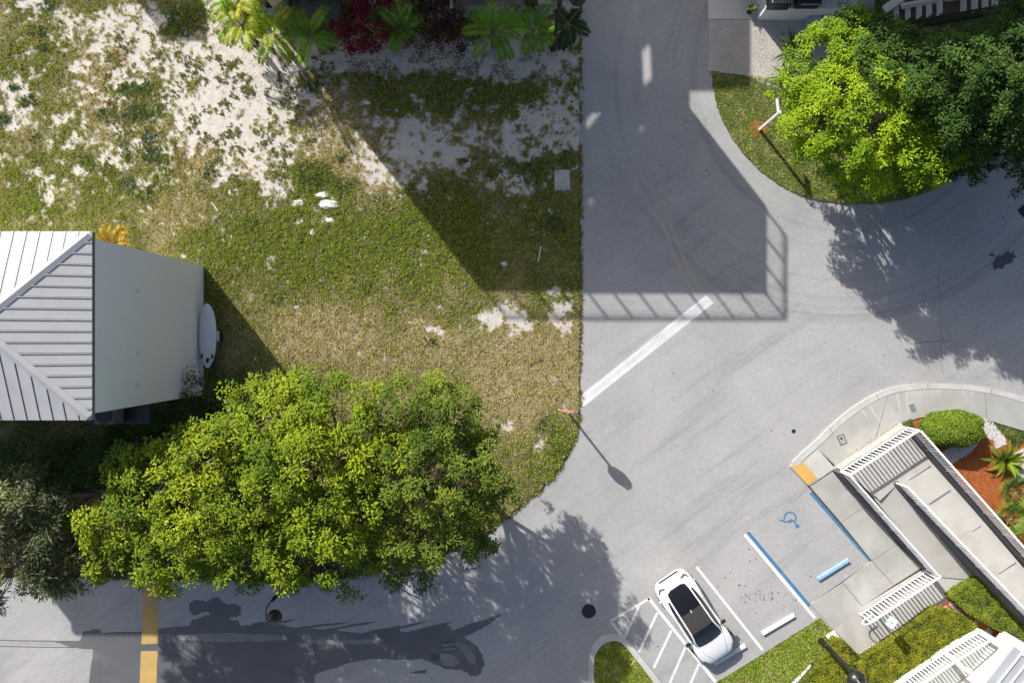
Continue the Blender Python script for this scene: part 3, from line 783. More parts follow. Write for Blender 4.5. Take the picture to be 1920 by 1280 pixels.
for i in range(9):
    for j in range(5):
        a, b = (i + .5) / 9, (j + .5) / 5
        px = (1484 * (1 - b) + 1502 * b) * (1 - a) + (1514 * (1 - b) + 1533 * b) * a
        py = (875 * (1 - b) + 862 * b) * (1 - a) + (909 * (1 - b) + 896 * b) * a
        mb.box(P(px, py, 0.122), (0.04, 0.04, 0.012))
mb.build("tactile_studs", M_PAINTY, o)
# bright edging along the hedge
slab([(1616, 1234), (1612, 1225), (1748, 1136), (1762, 1137), (1760, 1143)], 0.10, M_KERB, "edging")
# worn streaks on the pavement: pale lime marks
M_LIME = surf("lime_streak", (0.43, 0.425, 0.41), (0.48, 0.475, 0.46), 3, 0.85)
for pts in ([(1682, 738), (1686, 760), (1690, 782)], [(1700, 735), (1701, 760), (1703, 780)], [(1630, 760), (1642, 778), (1658, 798)], [(1614, 766), (1622, 776), (1628, 786)], [(1822, 732), (1822, 745)], [(1806, 731), (1807, 740)]):
    MB().ribbon([P(x, y, 0.1185) for x, y in pts], [0.16, 0.10, 0.03][:len(pts)] if len(pts) == 3 else [0.2, 0.05], 0.1185).build("lime_streak", M_LIME, pav)

# grass island and strip beside the car park ------------------------------------------
IO = smooth_line([(1104, 1330), (1104, 1245), (1110, 1215), (1128, 1195), (1153, 1190), (1176, 1199), (1200, 1228), (1225, 1260), (1280, 1330)], 4)
II = smooth_line([(1114, 1330), (1114, 1247), (1119, 1222), (1134, 1206), (1153, 1201), (1169, 1208), (1192, 1235), (1216, 1266), (1266, 1330)], 4)
island = struct(MB().solid([P(x, y, 0.10) for x, y in II], 0.0).build("grass_island", M_VERGE))
mid = len(IO) // 2
for a, b in ((0, 10), (10, 18), (18, 32)):
    MB().solid([P(x, y, 0.13) for x, y in IO[a:b + 1]] + [P(x, y, 0.13) for x, y in II[a:b + 1]][::-1], 0.0).build("kerb_stone", M_KERB, island, bevel=0.012)
lawn("island_grass", II, 7000, 410, "bright turf inside the kerbed island by the hatched bay", 0.10, 0.22, (0.05, 0.1), (0.24, 0.33, 0.025))
STR = [(1330, 1290), (1345, 1278), (1400, 1245), (1460, 1207), (1538, 1158), (1560, 1182), (1556, 1206), (1520, 1240), (1470, 1290), (1440, 1330), (1280, 1330)]
gstrip = struct(MB().solid([P(x, y, 0.045) for x, y in dense(STR, 5, 0.8)], 0.0).build("grass_strip", M_VERGE))
lawn("strip_grass", STR, 13000, 420, "bright turf strip between the parking bays and the clipped hedge", 0.045, 0.18, (0.05, 0.1), (0.24, 0.34, 0.025))
# white blocks edging the strip
M_WSTONE = surf("white_block", (0.66, 0.65, 0.63), (0.76, 0.75, 0.73), 3, 0.9, None, 12, 0.8)
rb = random.Random(3)
A, B = (1484, 1290), (1556, 1216)
for k in range(7):
    t = (k + 0.5) / 7
    x, y = A[0] + (B[0] - A[0]) * t, A[1] + (B[1] - A[1]) * t
    o = MB().box(P(x, y, 0.09), (0.36 + rb.uniform(-.03, .03), 0.26, 0.18), math.radians(45.5) + rb.uniform(-.05, .05)).build("edging_block", M_WSTONE, gstrip, bevel=0.03)
MB().box(P(1561, 1193, 0.1), (0.5, 0.42, 0.2), 0.6).build("edging_block", M_WSTONE, gstrip, bevel=0.06)

# planting bed on the right ------------------------------------------------------------
BED = [(1692, 796), (1720, 786), (1760, 780), (1800, 781), (1850, 789), (1920, 812), (2000, 845), (2000, 1150), (1920, 1075), (1800, 925)]
bed = struct(MB().solid([P(x, y, 0.085) for x, y in dense(BED, 6, 0.3)], 0.0).build("mulch_bed", M_MULCH))
MB().sheet([P(x, y, 0.098) for x, y in [(1677, 797), (1688, 791), (1706, 785), (1708, 792), (1711, 806), (1698, 800)]]).build("turf_patch", M_VERGE, bed)
MB().sheet([P(x, y, 0.098) for x, y in [(1828, 784), (1850, 789), (1920, 812), (1990, 842), (1990, 862), (1921, 822), (1903, 838), (1880, 815), (1858, 790)]]).build("turf_patch", M_VERGE, bed)
lawn("bed_grass", [(1828, 784), (1850, 789), (1920, 812), (1921, 822), (1903, 838), (1880, 815), (1858, 790)], 3500, 430, "narrow turf wedge between white gravel and the curved pavement", 0.095, 0.1, (0.05, 0.09), (0.10, 0.165, 0.03))
lawn("corner_grass", [(1678, 797), (1688, 791), (1706, 785), (1708, 792), (1711, 806), (1698, 800)], 900, 440, "small green turf corner beside the ramp end and mulch", 0.095, 0.0, (0.05, 0.09), (0.10, 0.165, 0.03))
GP1 = [(1833, 788), (1845, 784), (1858, 790), (1872, 808), (1882, 820), (1884, 832), (1866, 840), (1862, 825), (1843, 818), (1830, 832), (1812, 838), (1822, 812)]
GP2 = [(1762, 850), (1780, 838), (1812, 836), (1830, 832), (1816, 848), (1795, 860), (1778, 872), (1768, 862)]
GP3 = [(1900, 850), (1925, 835), (1960, 850), (1960, 900), (1915, 905), (1890, 880)]
M_WPEB = surf("white_pebbles", (0.46, 0.45, 0.44), (0.60, 0.59, 0.58), 9, 0.85)
pts = []
for i, gp in enumerate((GP1, GP2, GP3)):
    MB().sheet([P(x, y, 0.096) for x, y in gp]).build("pebble_base", surf("pebble_base_%d" % i, (0.35, 0.34, 0.33), (0.45, 0.44, 0.42), 4), bed)
    x, y = pts_in(gp, 2600, 500 + i); pts.append(np.stack([(x - CX) * S, (CY - y) * S, np.full(len(x), 0.105)], 1))
pebbles("white_pebbles", np.concatenate(pts), 0.028, M_WPEB, "white pebble patches beside the round shrub in red mulch", 510)
x, y = pts_in(BED, 16000, 520); kk = x < 1935
pebbles("mulch_chips", np.stack([(x - CX) * S, (CY - y) * S, np.full(len(x), 0.09)], 1)[kk], 0.030, M_MULCH, "red bark chips spread over the planting bed by the ramp", 521, "mulch", 0.35)
# gravel and leaf litter strip outside the ramp end wall
x, y = pts_in([(1588, 850), (1674, 795), (1682, 800), (1597, 855)], 1800, 530)
pebbles("litter_strip", np.stack([(x - CX) * S, (CY - y) * S, np.full(len(x), 0.122)], 1), 0.03, surf("brown_chips", (0.30, 0.22, 0.16), (0.55, 0.5, 0.45), 12, 0.9), "brown and white chips along the outer end of the ramp", 531, "gravel", 0.35)
# mulch path between the two clipped hedges with stepping slabs
mp = struct(MB().solid([P(x, y, 0.06) for x, y in [(1755, 1140), (1782, 1118), (1800, 1135), (1850, 1165), (1880, 1190), (1990, 1230), (1930, 1300), (1880, 1250), (1830, 1190)]], 0.0).build("mulch_path", M_MULCH))
M_PINK = surf("pink_paver", (0.50, 0.32, 0.30), (0.58, 0.40, 0.37), 4, 0.85)
for (x, y, w, h, a, mt) in ((1787, 1134, 13, 9, .7, M_PINK), (1775, 1141, 11, 8, .7, M_PINK), (1796, 1144, 12, 8, .6, M_CONC), (1855, 1182, 13, 9, .7, M_CONC), (1877, 1201, 15, 12, .6, M_CONC), (1828, 1166, 8, 8, .6, M_CONC)):
    MB().box(P(x, y, 0.075), (w * S, h * S, 0.05), -a).build("stepping_slab", mt, mp, bevel=0.01)

# paved terrace at the top ---------------------------------------------------------------
M_PAVE = [surf("paver_%d" % i, c, tuple(v * 1.15 for v in c), 3, 0.85) for i, c in enumerate(((0.28, 0.27, 0.265), (0.34, 0.33, 0.32), (0.40, 0.385, 0.37), (0.24, 0.235, 0.235)))]
terrace = struct(MB().solid([P(x, y, 0.05) for x, y in [(800, -160), (800, 29), (1086, 29), (1086, -160)]], 0.0).build("terrace", M_DARKJ))
rp = random.Random(8)
pm = []
for mt in M_PAVE:
    t = MB().box((0, 0, 0), (0.345, 0.215, 0.05)); o = t.build("paver", mt, terrace, bevel=0.0); pm.append(o.data); bpy.data.objects.remove(o)
y = 24.0; row = 0
while y > -40:
    x = 806 + (row % 2) * 7
    while x < 1080:
        if not (985 < x < 1003):
            p = P(x, y, 0.06 + rp.uniform(0, 0.004))
            o = link("paver", pm[rp.choice((0, 0, 1, 1, 2, 3))] if x < 990 else pm[rp.choice((1, 2, 2))], terrace, p)
        x += 14.0
    y -= 9.0; row += 1
MB().box(P(994, -20, 0.055), (0.42, 2.6, 0.03)).build("drain_strip", M_IRON, terrace)
MB().box(P(830, 31, 0.07), (1.6, 0.14, 0.14)).build("edging", M_KERB, terrace)
MB().box(P(940, 31, 0.07), (3.6, 0.12, 0.10)).build("edging", M_CONC, terrace)
# ------------------------------------------------------------------ buildings
M_STUCCO = surf("pale_stucco", (0.60, 0.60, 0.59), (0.66, 0.66, 0.65), 0.6, 0.85, None, 25, 0.15)
M_GREYWALL = surf("white_house_wall", (0.86, 0.855, 0.90), (0.90, 0.89, 0.93), 0.35, 0.7, None, 18, 0.06)
M_BEIGE = surf("beige_render", (0.44, 0.40, 0.33), (0.52, 0.48, 0.40), 1.0, 0.85)
M_ROOFM = plain("white_standing_seam", (0.44, 0.445, 0.455), 0.6, 0.0, 0.2, 0, 0.035, 1.5)
M_ROOFG = plain("grey_standing_seam", (0.40, 0.42, 0.45), 0.4, 0.0, 0.5, 0, 0.05, 1.5)
M_SEAM = plain("seam_metal", (0.50, 0.51, 0.53), 0.4, 0.0, 0.5, 0, 0.03)
M_SEAMD = plain("seam_joint", (0.16, 0.17, 0.19), 0.6)
M_GLASS = plain("dark_glass", (0.012, 0.016, 0.02), 0.06, 0.0, 0.6)
M_WOOD = surf("brown_deck_wood", (0.095, 0.065, 0.05), (0.15, 0.105, 0.08), 3, 0.7)
M_DECK = surf("dark_deck_tile", (0.10, 0.105, 0.115), (0.16, 0.165, 0.175), 2, 0.7)

def bary(f0, f1, t): return Vector(f0) * (1 - t) + Vector(f1) * t
def roof_face(parent, e0, e1, r0, r1, pitch_w, mat, seam, name="roof_panel", g=0.034):
    """standing seam face: eave e0->e1, ridge r0->r1 (r0 above the e0 side). Panels and ribs as parts"""
    e0, e1, r0, r1 = map(Vector, (e0, e1, r0, r1))
    L = (e1 - e0).length; t = (e1 - e0) / L
    nrm = (e1 - e0).cross(((r0 + r1) / 2) - e0).normalized()
    if nrm.z < 0: nrm = -nrm
    upv = nrm.cross(t)
    if upv.dot(r0 - e0) < 0: upv = -upv
    a0 = (r0 - e0).dot(t); a1 = (r1 - e0).dot(t); hh = (r0 - e0).dot(upv)
    def smax(s):
        if s < a0: return hh * s / max(a0, 1e-6)
        if s > a1: return hh * (L - s) / max(L - a1, 1e-6)
        return hh
    def pt(s, u, k=0.0): return e0 + t * s + upv * u + nrm * k
    n = max(1, round(L / pitch_w)); w = L / n
    for i in range(n):
        s0, s1 = i * w, (i + 1) * w
        xs = sorted(set([s0 + g] + [a for a in (a0, a1) if s0 + g < a < s1 - g] + [s1 - g]))
        top = [(s, max(smax(s), 0.01)) for s in xs]
        poly = [(s0 + g, 0.0), (s1 - g, 0.0)] + top[::-1]
        m = len(poly)
        vs = [pt(s, u, 0.03) for s, u in poly] + [pt(s, u, 0.0) for s, u in poly]
        fs = [tuple(range(m))] + [(i2, m + i2, m + (i2 + 1) % m, (i2 + 1) % m) for i2 in range(m)]
        MB().add(vs, fs).build(name, mat, parent)
        if i > 0:
            u1 = max(smax(s0) - 0.10, 0.02)
            MB().beam(pt(s0, 0.0, 0.042), pt(s0, u1, 0.042), 0.03, 0.03, nrm).build("seam", seam, parent)
    return nrm

# --- house on the left with the hipped roof
ZE = 8.93
wx = -15.0; wy1 = (CY - 498) * S; wy0 = (CY - 739) * S; wxl = wx - 15.2
house = thing("hip_roof_house", (wx - 7.6, (wy0 + wy1) / 2, 0), "pale grey walled house with white standing seam hip roof", "house")
MB().box((wx - 7.6, (wy0 + wy1) / 2, ZE / 2 - 0.05), (15.2, wy1 - wy0, ZE - 0.1)).build("wall", M_GREYWALL, house)
ov = 0.22
ex1 = wx + 0.03; ex0 = wxl - 0.1; ey1 = wy1 + ov; ey0 = wy0 - ov
run = (ey1 - ey0) / 2; rise = run * 0.30; ym = (ey0 + ey1) / 2
ZR = ZE + rise
A_, B_, C_, D_ = (ex1, ey0, ZE), (ex1, ey1, ZE), (ex0, ey1, ZE), (ex0, ey0, ZE)
R1, R0 = (ex1 - run, ym, ZR), (ex0 + run, ym, ZR)
MB().add([(p[0], p[1], p[2] - 0.02) for p in (A_, B_, C_, D_, R1, R0)] + [(p[0], p[1], p[2] - 0.16) for p in (A_, B_, C_, D_)],
         [(0, 1, 4), (1, 2, 5, 4), (2, 3, 5), (3, 0, 4, 5), (6, 7, 1, 0), (7, 8, 2, 1), (8, 9, 3, 2), (9, 6, 0, 3), (9, 8, 7, 6)]).build("roof_deck", M_SEAMD, house)
roof_face(house, A_, B_, R1, R1, 0.405, M_ROOFM, M_SEAM)
roof_face(house, B_, C_, R1, R0, 0.47, M_ROOFM, M_SEAM, g=0.05)
roof_face(house, D_, A_, R0, R1, 0.47, M_ROOFM, M_SEAM, g=0.04)
roof_face(house, C_, D_, R0, R0, 0.405, M_ROOFM, M_SEAM)
def hipcap(a, b, w, parent, mat):
    a = Vector(a); b = Vector(b); d = (b - a).normalized(); s = Vector((d.y, -d.x, 0)).normalized(); up = s.cross(d)
    if up.z < 0: up = -up
    vs = []
    for p in (a, b):
        vs += [p + s * w + up * 0.06 - Vector((0, 0, w * 0.26)), p + up * 0.095, p - s * w + up * 0.06 - Vector((0, 0, w * 0.26)), p - up * 0.02]
    MB().add(vs, [(0, 1, 5, 4), (1, 2, 6, 5), (2, 3, 7, 6), (3, 0, 4, 7), (3, 2, 1, 0), (4, 5, 6, 7)]).build("hip_cap", mat, parent)
for a, b in ((A_, R1), (B_, R1), (C_, R0), (D_, R0), (R0, R1)): hipcap(Vector(a).lerp(Vector(b), 0.03), b, 0.17, house, M_ROOFM)
for (px, py) in ((260, 546), (259, 663), (258, 720)):
    z = 5.9
    p = P(px, py, z)
    o = MB().box((wx + 0.05, p.y, z), (0.1, 0.14, 0.2)).build("wall_light", M_WHITE, house)
    MB().box((wx + 0.11, p.y, z + 0.12), (0.16, 0.10, 0.04)).build("light_hood", M_WHITE, o)
# platform and fan unit on the south wall
plat = MB().box((wx - 1.8, wy0 - 0.5, 4.0), (2.6, 0.9, 0.08)).build("unit_shelf", M_BLACK, house)
for dx in (-1.0, 0.9):
    MB().beam((wx - 1.8 + dx, wy0 - 0.02, 3.3), (wx - 1.8 + dx, wy0 - 0.9, 3.96), 0.05, 0.05).build("bracket", M_BLACK, plat)
M_UNIT = plain("unit_grey", (0.16, 0.165, 0.17), 0.5)
def condenser(c, sz, label, group="air conditioning units"):
    t = thing("condenser_unit", c, label, "air conditioner", group)
    x, y, z = c
    MB().box((x, y, z + sz[2] / 2), sz).build("casing", M_UNIT, t, bevel=0.03)
    rim = MB().lathe((x, y, z + sz[2] + 0.004), [(0.30, 0), (0.36, 0), (0.36, 0.03), (0.30, 0.03)], 24).build("fan_ring", M_BLACK, t)
    MB().lathe((x, y, z + sz[2] + 0.003), [(0.001, 0), (0.31, 0), (0.31, 0.008), (0.001, 0.008)], 24).build("fan_well", M_IRON, t)
    mb = MB()
    for k in range(5):
        a = k * 2 * math.pi / 5
        mb.box((x + 0.15 * math.cos(a), y + 0.15 * math.sin(a), z + sz[2] + 0.02), (0.26, 0.12, 0.01), a)
    mb.build("fan_blades", M_BLACK, t)
    return t
condenser((wx - 2.0, wy0 - 0.48, 4.04), (0.78, 0.78, 0.8), "square fan unit on a bracket under the hip roof house wall", None)
# concrete base strip
MB().box((wx - 7.6, (wy0 + wy1) / 2, 0.03), (15.24, wy1 - wy0 + 0.04, 0.16)).build("plinth", M_CONC, house)

# --- tall building beyond the top edge whose shadow lies over the road
KX, KY = 38.66, 49.53         # plan units of shadow for one metre of height
BH = 10.75
sun_holes = [[(1205, 98), (1221, 82), (1224, 150), (1208, 167)], [(1100, 235), (1103, 226), (1128, 195), (1129, 212), (1101, 248)], [(1200, 248), (1202, 242), (1211, 231), (1211, 238), (1203, 252)], [(1104, 385), (1108, 376), (1117, 369), (1114, 380), (1105, 391)]]  # roof holes added, shaped like the sun patches on the road
tall = thing("tall_building", G(760, -150), "tall pale building with railed roof terrace above the palms", "building")
OUT = [(497, 20), (1024, 20), (1024, -138), (879, -138), (879, -360), (994, -360), (994, -760), (497, -760)]
def wall_open(a, b, z0, z1, openings, th=0.2):
    """wall between plan points a,b (metres); openings as (s0,s1,z0,z1) along the wall"""
    a = Vector((a[0], a[1], 0)); b = Vector((b[0], b[1], 0)); L = (b - a).length; d = (b - a) / L; ang = math.atan2(d.y, d.x)
    ss = sorted(set([0, L] + [min(max(v, 0), L) for o in openings for v in o[:2]])); zs = sorted(set([z0, z1] + [min(max(v, z0), z1) for o in openings for v in o[2:]]))
    mb = MB()
    for i in range(len(ss) - 1):
        for j in range(len(zs) - 1):
            sm_, zm = (ss[i] + ss[i + 1]) / 2, (zs[j] + zs[j + 1]) / 2
            if ss[i + 1] - ss[i] < 1e-4 or zs[j + 1] - zs[j] < 1e-4: continue
            if any(o[0] < sm_ < o[1] and o[2] < zm < o[3] for o in openings): continue
            c = a + d * sm_; mb.box((c.x, c.y, zm), (ss[i + 1] - ss[i], th, zs[j + 1] - zs[j]), ang)
    return mb
outer = [G(x, y) for x, y in OUT]
for i in range(len(OUT)):
    a, b = OUT[i], OUT[(i + 1) % len(OUT)]
    ga, gb = G(*a), G(*b); L = (gb - ga).length; d = (gb - ga) / L
    ops = []
    for hpoly in sun_holes:
        ss, zs = [], []
        for (hx, hy) in hpoly:
            # light path back towards the sun: plan (hx-KX z, hy-KY z)
            if a[1] == b[1]: z = (hy - a[1]) / KY
            else: z = (hx - a[0]) / KX
            q = G(hx - KX * z, hy - KY * z); s = (q - ga).dot(d)
            ss.append(s); zs.append(z)
        if max(ss) > -0.3 and min(ss) < L + 0.3 and max(zs) > 0 and min(zs) < BH:
            ops.append((min(ss) - 0.7, max(ss) + 0.7, min(zs) - 0.8, max(zs) + 0.8))  # wall openings added where the sun paths to those patches pass
    z0 = 2.7 if i in (0, 1) else 0.0
    o = wall_open(ga, gb, z0, BH - 0.12, ops).build("wall", M_STUCCO, tall)
    # rows of windows
    nW = int(L / 2.2)
    for st in (1, 2):
        for k in range(nW):
            s = (k + 0.5) * L / nW; zc = st * 3.4 + 1.8
            if any(p[0] - 0.7 < s < p[1] + 0.7 and p[2] - 1.0 < zc < p[3] + 1.0 for p in ops): continue
            c = ga + d * s
            nrm = Vector((d.y, -d.x, 0))
            MB().box((c + nrm * 0.11) + Vector((0, 0, zc)), (1.1, 0.06, 1.5), math.atan2(d.y, d.x)).build("window", M_GLASS, tall)
roofpoly = [Vector((p.x, p.y, 0)) for p in outer]
hol = []
for hpoly in sun_holes: hol.append([Vector((*G(hx - KX * BH, hy - KY * BH).xy, 0)) for hx, hy in hpoly])
allp = roofpoly + [p for h_ in hol for p in h_]
tri = tessellate_polygon([roofpoly] + hol)
nv = len(allp)
vs = [(p.x, p.y, BH) for p in allp] + [(p.x, p.y, BH - 0.06) for p in allp]
fs = []
for t in tri:
    a, b, c = [allp[k] for k in t]
    if (b - a).cross(c - a).z < 0: t = (t[0], t[2], t[1])
    fs.append(tuple(t)); fs.append((nv + t[2], nv + t[1], nv + t[0]))
MB().add(vs, fs).build("roof_deck", M_STUCCO, tall)
def roof_rail(pts, z, h, parent):
    mb = MB()
    for a, b in zip(pts[:-1], pts[1:]):
        L = (b - a).length; n = max(1, round(L / 1.22))
        mb.beam(a + Vector((0, 0, z + h)), b + Vector((0, 0, z + h)), 0.09, 0.12)
        mb.beam(a + Vector((0, 0, z + h - 0.22)), b + Vector((0, 0, z + h - 0.22)), 0.03, 0.03)
        for q in (0.2, 0.36, 0.52):
            mb.beam(a + Vector((0, 0, z + q)), b + Vector((0, 0, z + q)), 0.012, 0.012)
        for k in range(n + 1):
            p = a + (b - a) * k / n
            mb.box((p.x, p.y, z + h / 2), (0.08, 0.08, h))
    return mb.build("roof_railing", M_BLACK, parent)
roof_rail([G(500, 20), G(1022, 20), G(1022, -136)], BH, 0.92, tall)
# corner pier, dark opening, deck and steps that show at the top edge
MB().box(G(528, 2, 1.4), (0.75, 0.85, 2.8)).build("pier", M_BEIGE, tall)
MB().box(G(520, 26, 0.10), (1.3, 0.36, 0.2)).build("pier_base", M_KERB, tall)
MB().box(G(593, 22, 0.06), (2.4, 0.9, 0.12)).build("deck", M_DECK, tall)
MB().box(G(602, 38, 0.04), (2.0, 0.16, 0.09)).build("step", M_CONC, tall)
MB().box(G(602, 43, 0.02), (2.1, 0.12, 0.08)).build("step", M_WOOD, tall)
MB().box(G(592, -14, 1.4), (2.3, 0.1, 2.8)).build("door_panel", M_GLASS, tall)
for x in (571, 596): MB().box(G(x, 3, 0.5), (0.6, 0.04, 0.06)).build("sill_light", M_WHITE, tall)
MB().box(G(848, 24, 1.5), (0.09, 0.22, 3.0)).build("post", M_WHITE, tall)
for px_ in (700, 1015):
    MB().box(G(px_, 4, 1.38), (0.35, 0.35, 2.76)).build("pier", M_STUCCO, tall)
MB().box(G(700, -62, 1.4), (8.0, 0.2, 2.8)).build("inner_wall", M_STUCCO, tall)

# --- neighbour house beyond the top left corner (unseen, added to cast a shadow on the lot)
nb = thing("shadow_house", G(90, -330), "unseen gabled house added for its shadow, beyond the upper left corner", "house")
c = G(40, -330); 
MB().box((c.x, c.y, 2.1), (8.0, 5.0, 4.2)).build("wall", M_STUCCO, nb)
MB().add([(c.x - 4.2, c.y - 2.7, 4.2), (c.x + 4.2, c.y - 2.7, 4.2), (c.x + 4.2, c.y + 2.7, 4.2), (c.x - 4.2, c.y + 2.7, 4.2), (c.x - 4.2, c.y, 5.1), (c.x + 4.2, c.y, 5.1)], [(0, 1, 5, 4), (2, 3, 4, 5), (1, 2, 5), (3, 0, 4), (3, 2, 1, 0)]).build("roof", M_ROOFG, nb)
cc_ = G(162, -195)
MB().box((cc_.x, cc_.y, 2.5), (1.9, 1.5, 5.0)).build("shadow_block", M_STUCCO, nb)  # block sized and placed to throw the square shadow on the lot
MB().box((cc_.x - 2.0, cc_.y + 1.0, 2.0), (2.4, 1.0, 4.0)).build("porch", M_STUCCO, nb)
for dx in (-2, 0, 2): MB().box((c.x + dx, c.y - 2.52, 2.0), (1.0, 0.06, 1.3)).build("window", M_GLASS, nb)

# --- house beyond the top right: terrace wall with machines, outside stair
rh = thing("stair_house", G(1700, -150), "white house with brown tread stair behind the green trees", "house")
a = G(1366, -34); b = G(2150, -34); d2 = G(2150, -420)
MB().box(((a.x + b.x) / 2, (a.y + d2.y) / 2, 6.55), (b.x - a.x, d2.y - a.y, 13.1)).build("wall", M_STUCCO, rh)
MB().box(((a.x + b.x) / 2, (a.y + d2.y) / 2, 13.2), (b.x - a.x + 0.2, d2.y - a.y + 0.2, 0.2)).build("roof_slab", M_ROOFG, rh)
for k in range(7):
    for st in (0, 1, 2, 3):
        MB().box((a.x + 3 + k * 2.5, a.y - 0.03, 2.0 + st * 3.2), (1.3, 0.08, 1.6)).build("window", M_GLASS, rh)
# terrace block with the two machines on top
t0 = P(1418, 38, 0.05); t1 = P(1570, 38, 0.05)
tw = 1.15
MB().box(((t0.x + t1.x) / 2 + 0.05, (t0.y + a.y) / 2, tw / 2), (t1.x - t0.x, a.y - t0.y, tw)).build("terrace_wall", M_WHITE, rh)
MB().box(((t0.x + t1.x) / 2 + 0.2, (t0.y + a.y) / 2 + 0.02, tw + 0.04), (t1.x - t0.x + 0.35, a.y - t0.y + 0.02, 0.08)).build("terrace_top", M_STUCCO, rh)
# small electric box
t = thing("meter_box", P(1520, 44, 0.04), "small blue grey meter box at the foot of the white terrace", "utility box")
q = P(1520, 44, 0.0)
MB().box((q.x, q.y, 0.30), (0.6, 0.28, 0.5)).build("box", plain("meter_grey", (0.38, 0.44, 0.50), 0.5), t, bevel=0.02)
MB().box((q.x + 0.05, q.y - 0.145, 0.32), (0.4, 0.02, 0.3)).build("door_panel", M_STEEL, t)
MB().box((q.x + 0.38, q.y + 0.05, 0.35), (0.08, 0.08, 0.7)).build("conduit", M_STEEL, t)
for i, (px, lab) in enumerate(((1462, "black slatted machine on the white terrace, nearer the driveway"), (1516, "black rounded grill on the white terrace, nearer the stair"))):
    q = P(px, -3, 1.6)
    if i == 0:
        t = thing("slatted_unit", (q.x, q.y, tw + 0.08), lab, "machine")
        MB().box((q.x, q.y, tw + 0.4), (1.0, 0.8, 0.64)).build("casing", M_BLACK, t, bevel=0.05)
        for k in range(8):
            MB().box((q.x - 0.42 + k * 0.12, q.y, tw + 0.74), (0.05, 0.74, 0.04)).build("slat", M_STEEL, t)
    else:
        t = thing("covered_grill", (q.x, q.y, tw + 0.08), lab, "grill")
        MB().box((q.x, q.y, tw + 0.38), (1.15, 0.75, 0.6)).build("body", M_BLACK, t, bevel=0.12)
        MB().box((q.x, q.y + 0.02, tw + 0.72), (1.0, 0.5, 0.12)).build("lid", M_IRON, t, bevel=0.05)
        MB().beam((q.x - 0.4, q.y - 0.4, tw + 0.66), (q.x + 0.4, q.y - 0.4, tw + 0.66), 0.04, 0.04).build("handle", M_STEEL, t)
# outside stair: white stringer, brown treads, black railing
zs0, zs1 = 1.0, 4.2
treads = [(1690, 24, 12, 18), (1712, 20, 12, 22), (1733, 16, 12, 24), (1752, 12, 12, 26), (1785, 9, 36, 26), (1817, 5, 12, 26), (1838, 3, 12, 26), (1858, 0, 12, 26), (1877, -4, 12, 24), (1896, -8, 12, 22)]
for k, (x, y, w, h) in enumerate(treads):
    z = zs0 + (zs1 - zs0) * k / (len(treads) - 1)
    q = P(x, y, z)
    MB().box((q.x, q.y, z), (w * S * 0.94 * (H - z) / H + 0.06, h * S * (H - z) / H, 0.06)).build("tread", M_WOOD, rh)
    MB().box((q.x - (w * S * 0.5 + 0.02), q.y, z - 0.12), (0.07, h * S + 0.1, 0.34)).build("riser", M_WHITE, rh)
sa, sb = P(1655, 22, zs0), P(1910, -30, zs1)
MB().beam(P(1660, 18, 0.9), P(1712, -18, 1.9), 0.35, 0.5).build("stringer", M_WHITE, rh)
MB().beam(P(1690, 12, 1.4), P(1920, -26, 4.3), 0.12, 0.35).build("stringer", M_WHITE, rh)
rl0, rl1 = P(1670, 48, 1.7), P(1905, 6, 4.6)
MB().beam(rl0, rl1, 0.07, 0.07).build("stair_rail", M_BLACK, rh)
MB().beam(rl0 - Vector((0, 0, 0.85)), rl1 - Vector((0, 0, 0.85)), 0.07, 0.10).build("stair_rail", M_BLACK, rh)
for k in range(34):
    q = rl0 + (rl1 - rl0) * k / 33
    MB().box((q.x, q.y, q.z - 0.42), (0.03, 0.03, 0.85)).build("baluster", M_BLACK, rh)

# ------------------------------------------------------------------ ramp with railings
ramp_t = thing("access_ramp", P(1740, 960, 0.0), "switchback concrete ramp with dark walls and white railings", "ramp")
BAL = {}
def railing(parent, a, b, h=1.02, spacing=0.18, mat=None, name="railing", lower=True, post_every=1.3, label=None):
    mat = mat or M_WHITE
    a = Vector(a); b = Vector(b); L = (b - a).length; up = Vector((0, 0, 1))
    mb = MB(); mb.beam(a + up * h, b + up * h, 0.085, 0.06)
    rl = mb.build(name, mat, parent)
    if label: rl["label"] = label
    MB().beam(a + up * 0.1, b + up * 0.1, 0.04, 0.04).build("lower_rail", mat, rl)
    key = (round(h, 3), mat.name)
    if key not in BAL:
        t1 = MB().box((0, 0, 0), (0.045, 0.045, h - 0.13)).build("baluster", mat); t2 = MB().box((0, 0, 0), (0.06, 0.06, h)).build("post", mat)
        BAL[key] = (t1.data, t2.data); bpy.data.objects.remove(t1); bpy.data.objects.remove(t2)
    n = max(2, int(L / spacing)); pe = max(2, round(post_every / spacing))
    for k in range(n + 1):
        p = a + (b - a) * k / n
        if k % pe == 0 or k == n: link("post", BAL[key][1], rl, p + up * (h / 2))
        else: link("baluster", BAL[key][0], rl, p + up * (0.1 + (h - 0.13) / 2))
    return rl
ZL = 0.62                                              # landing height
ZT = 1.25                                              # height at the far end of the upper run
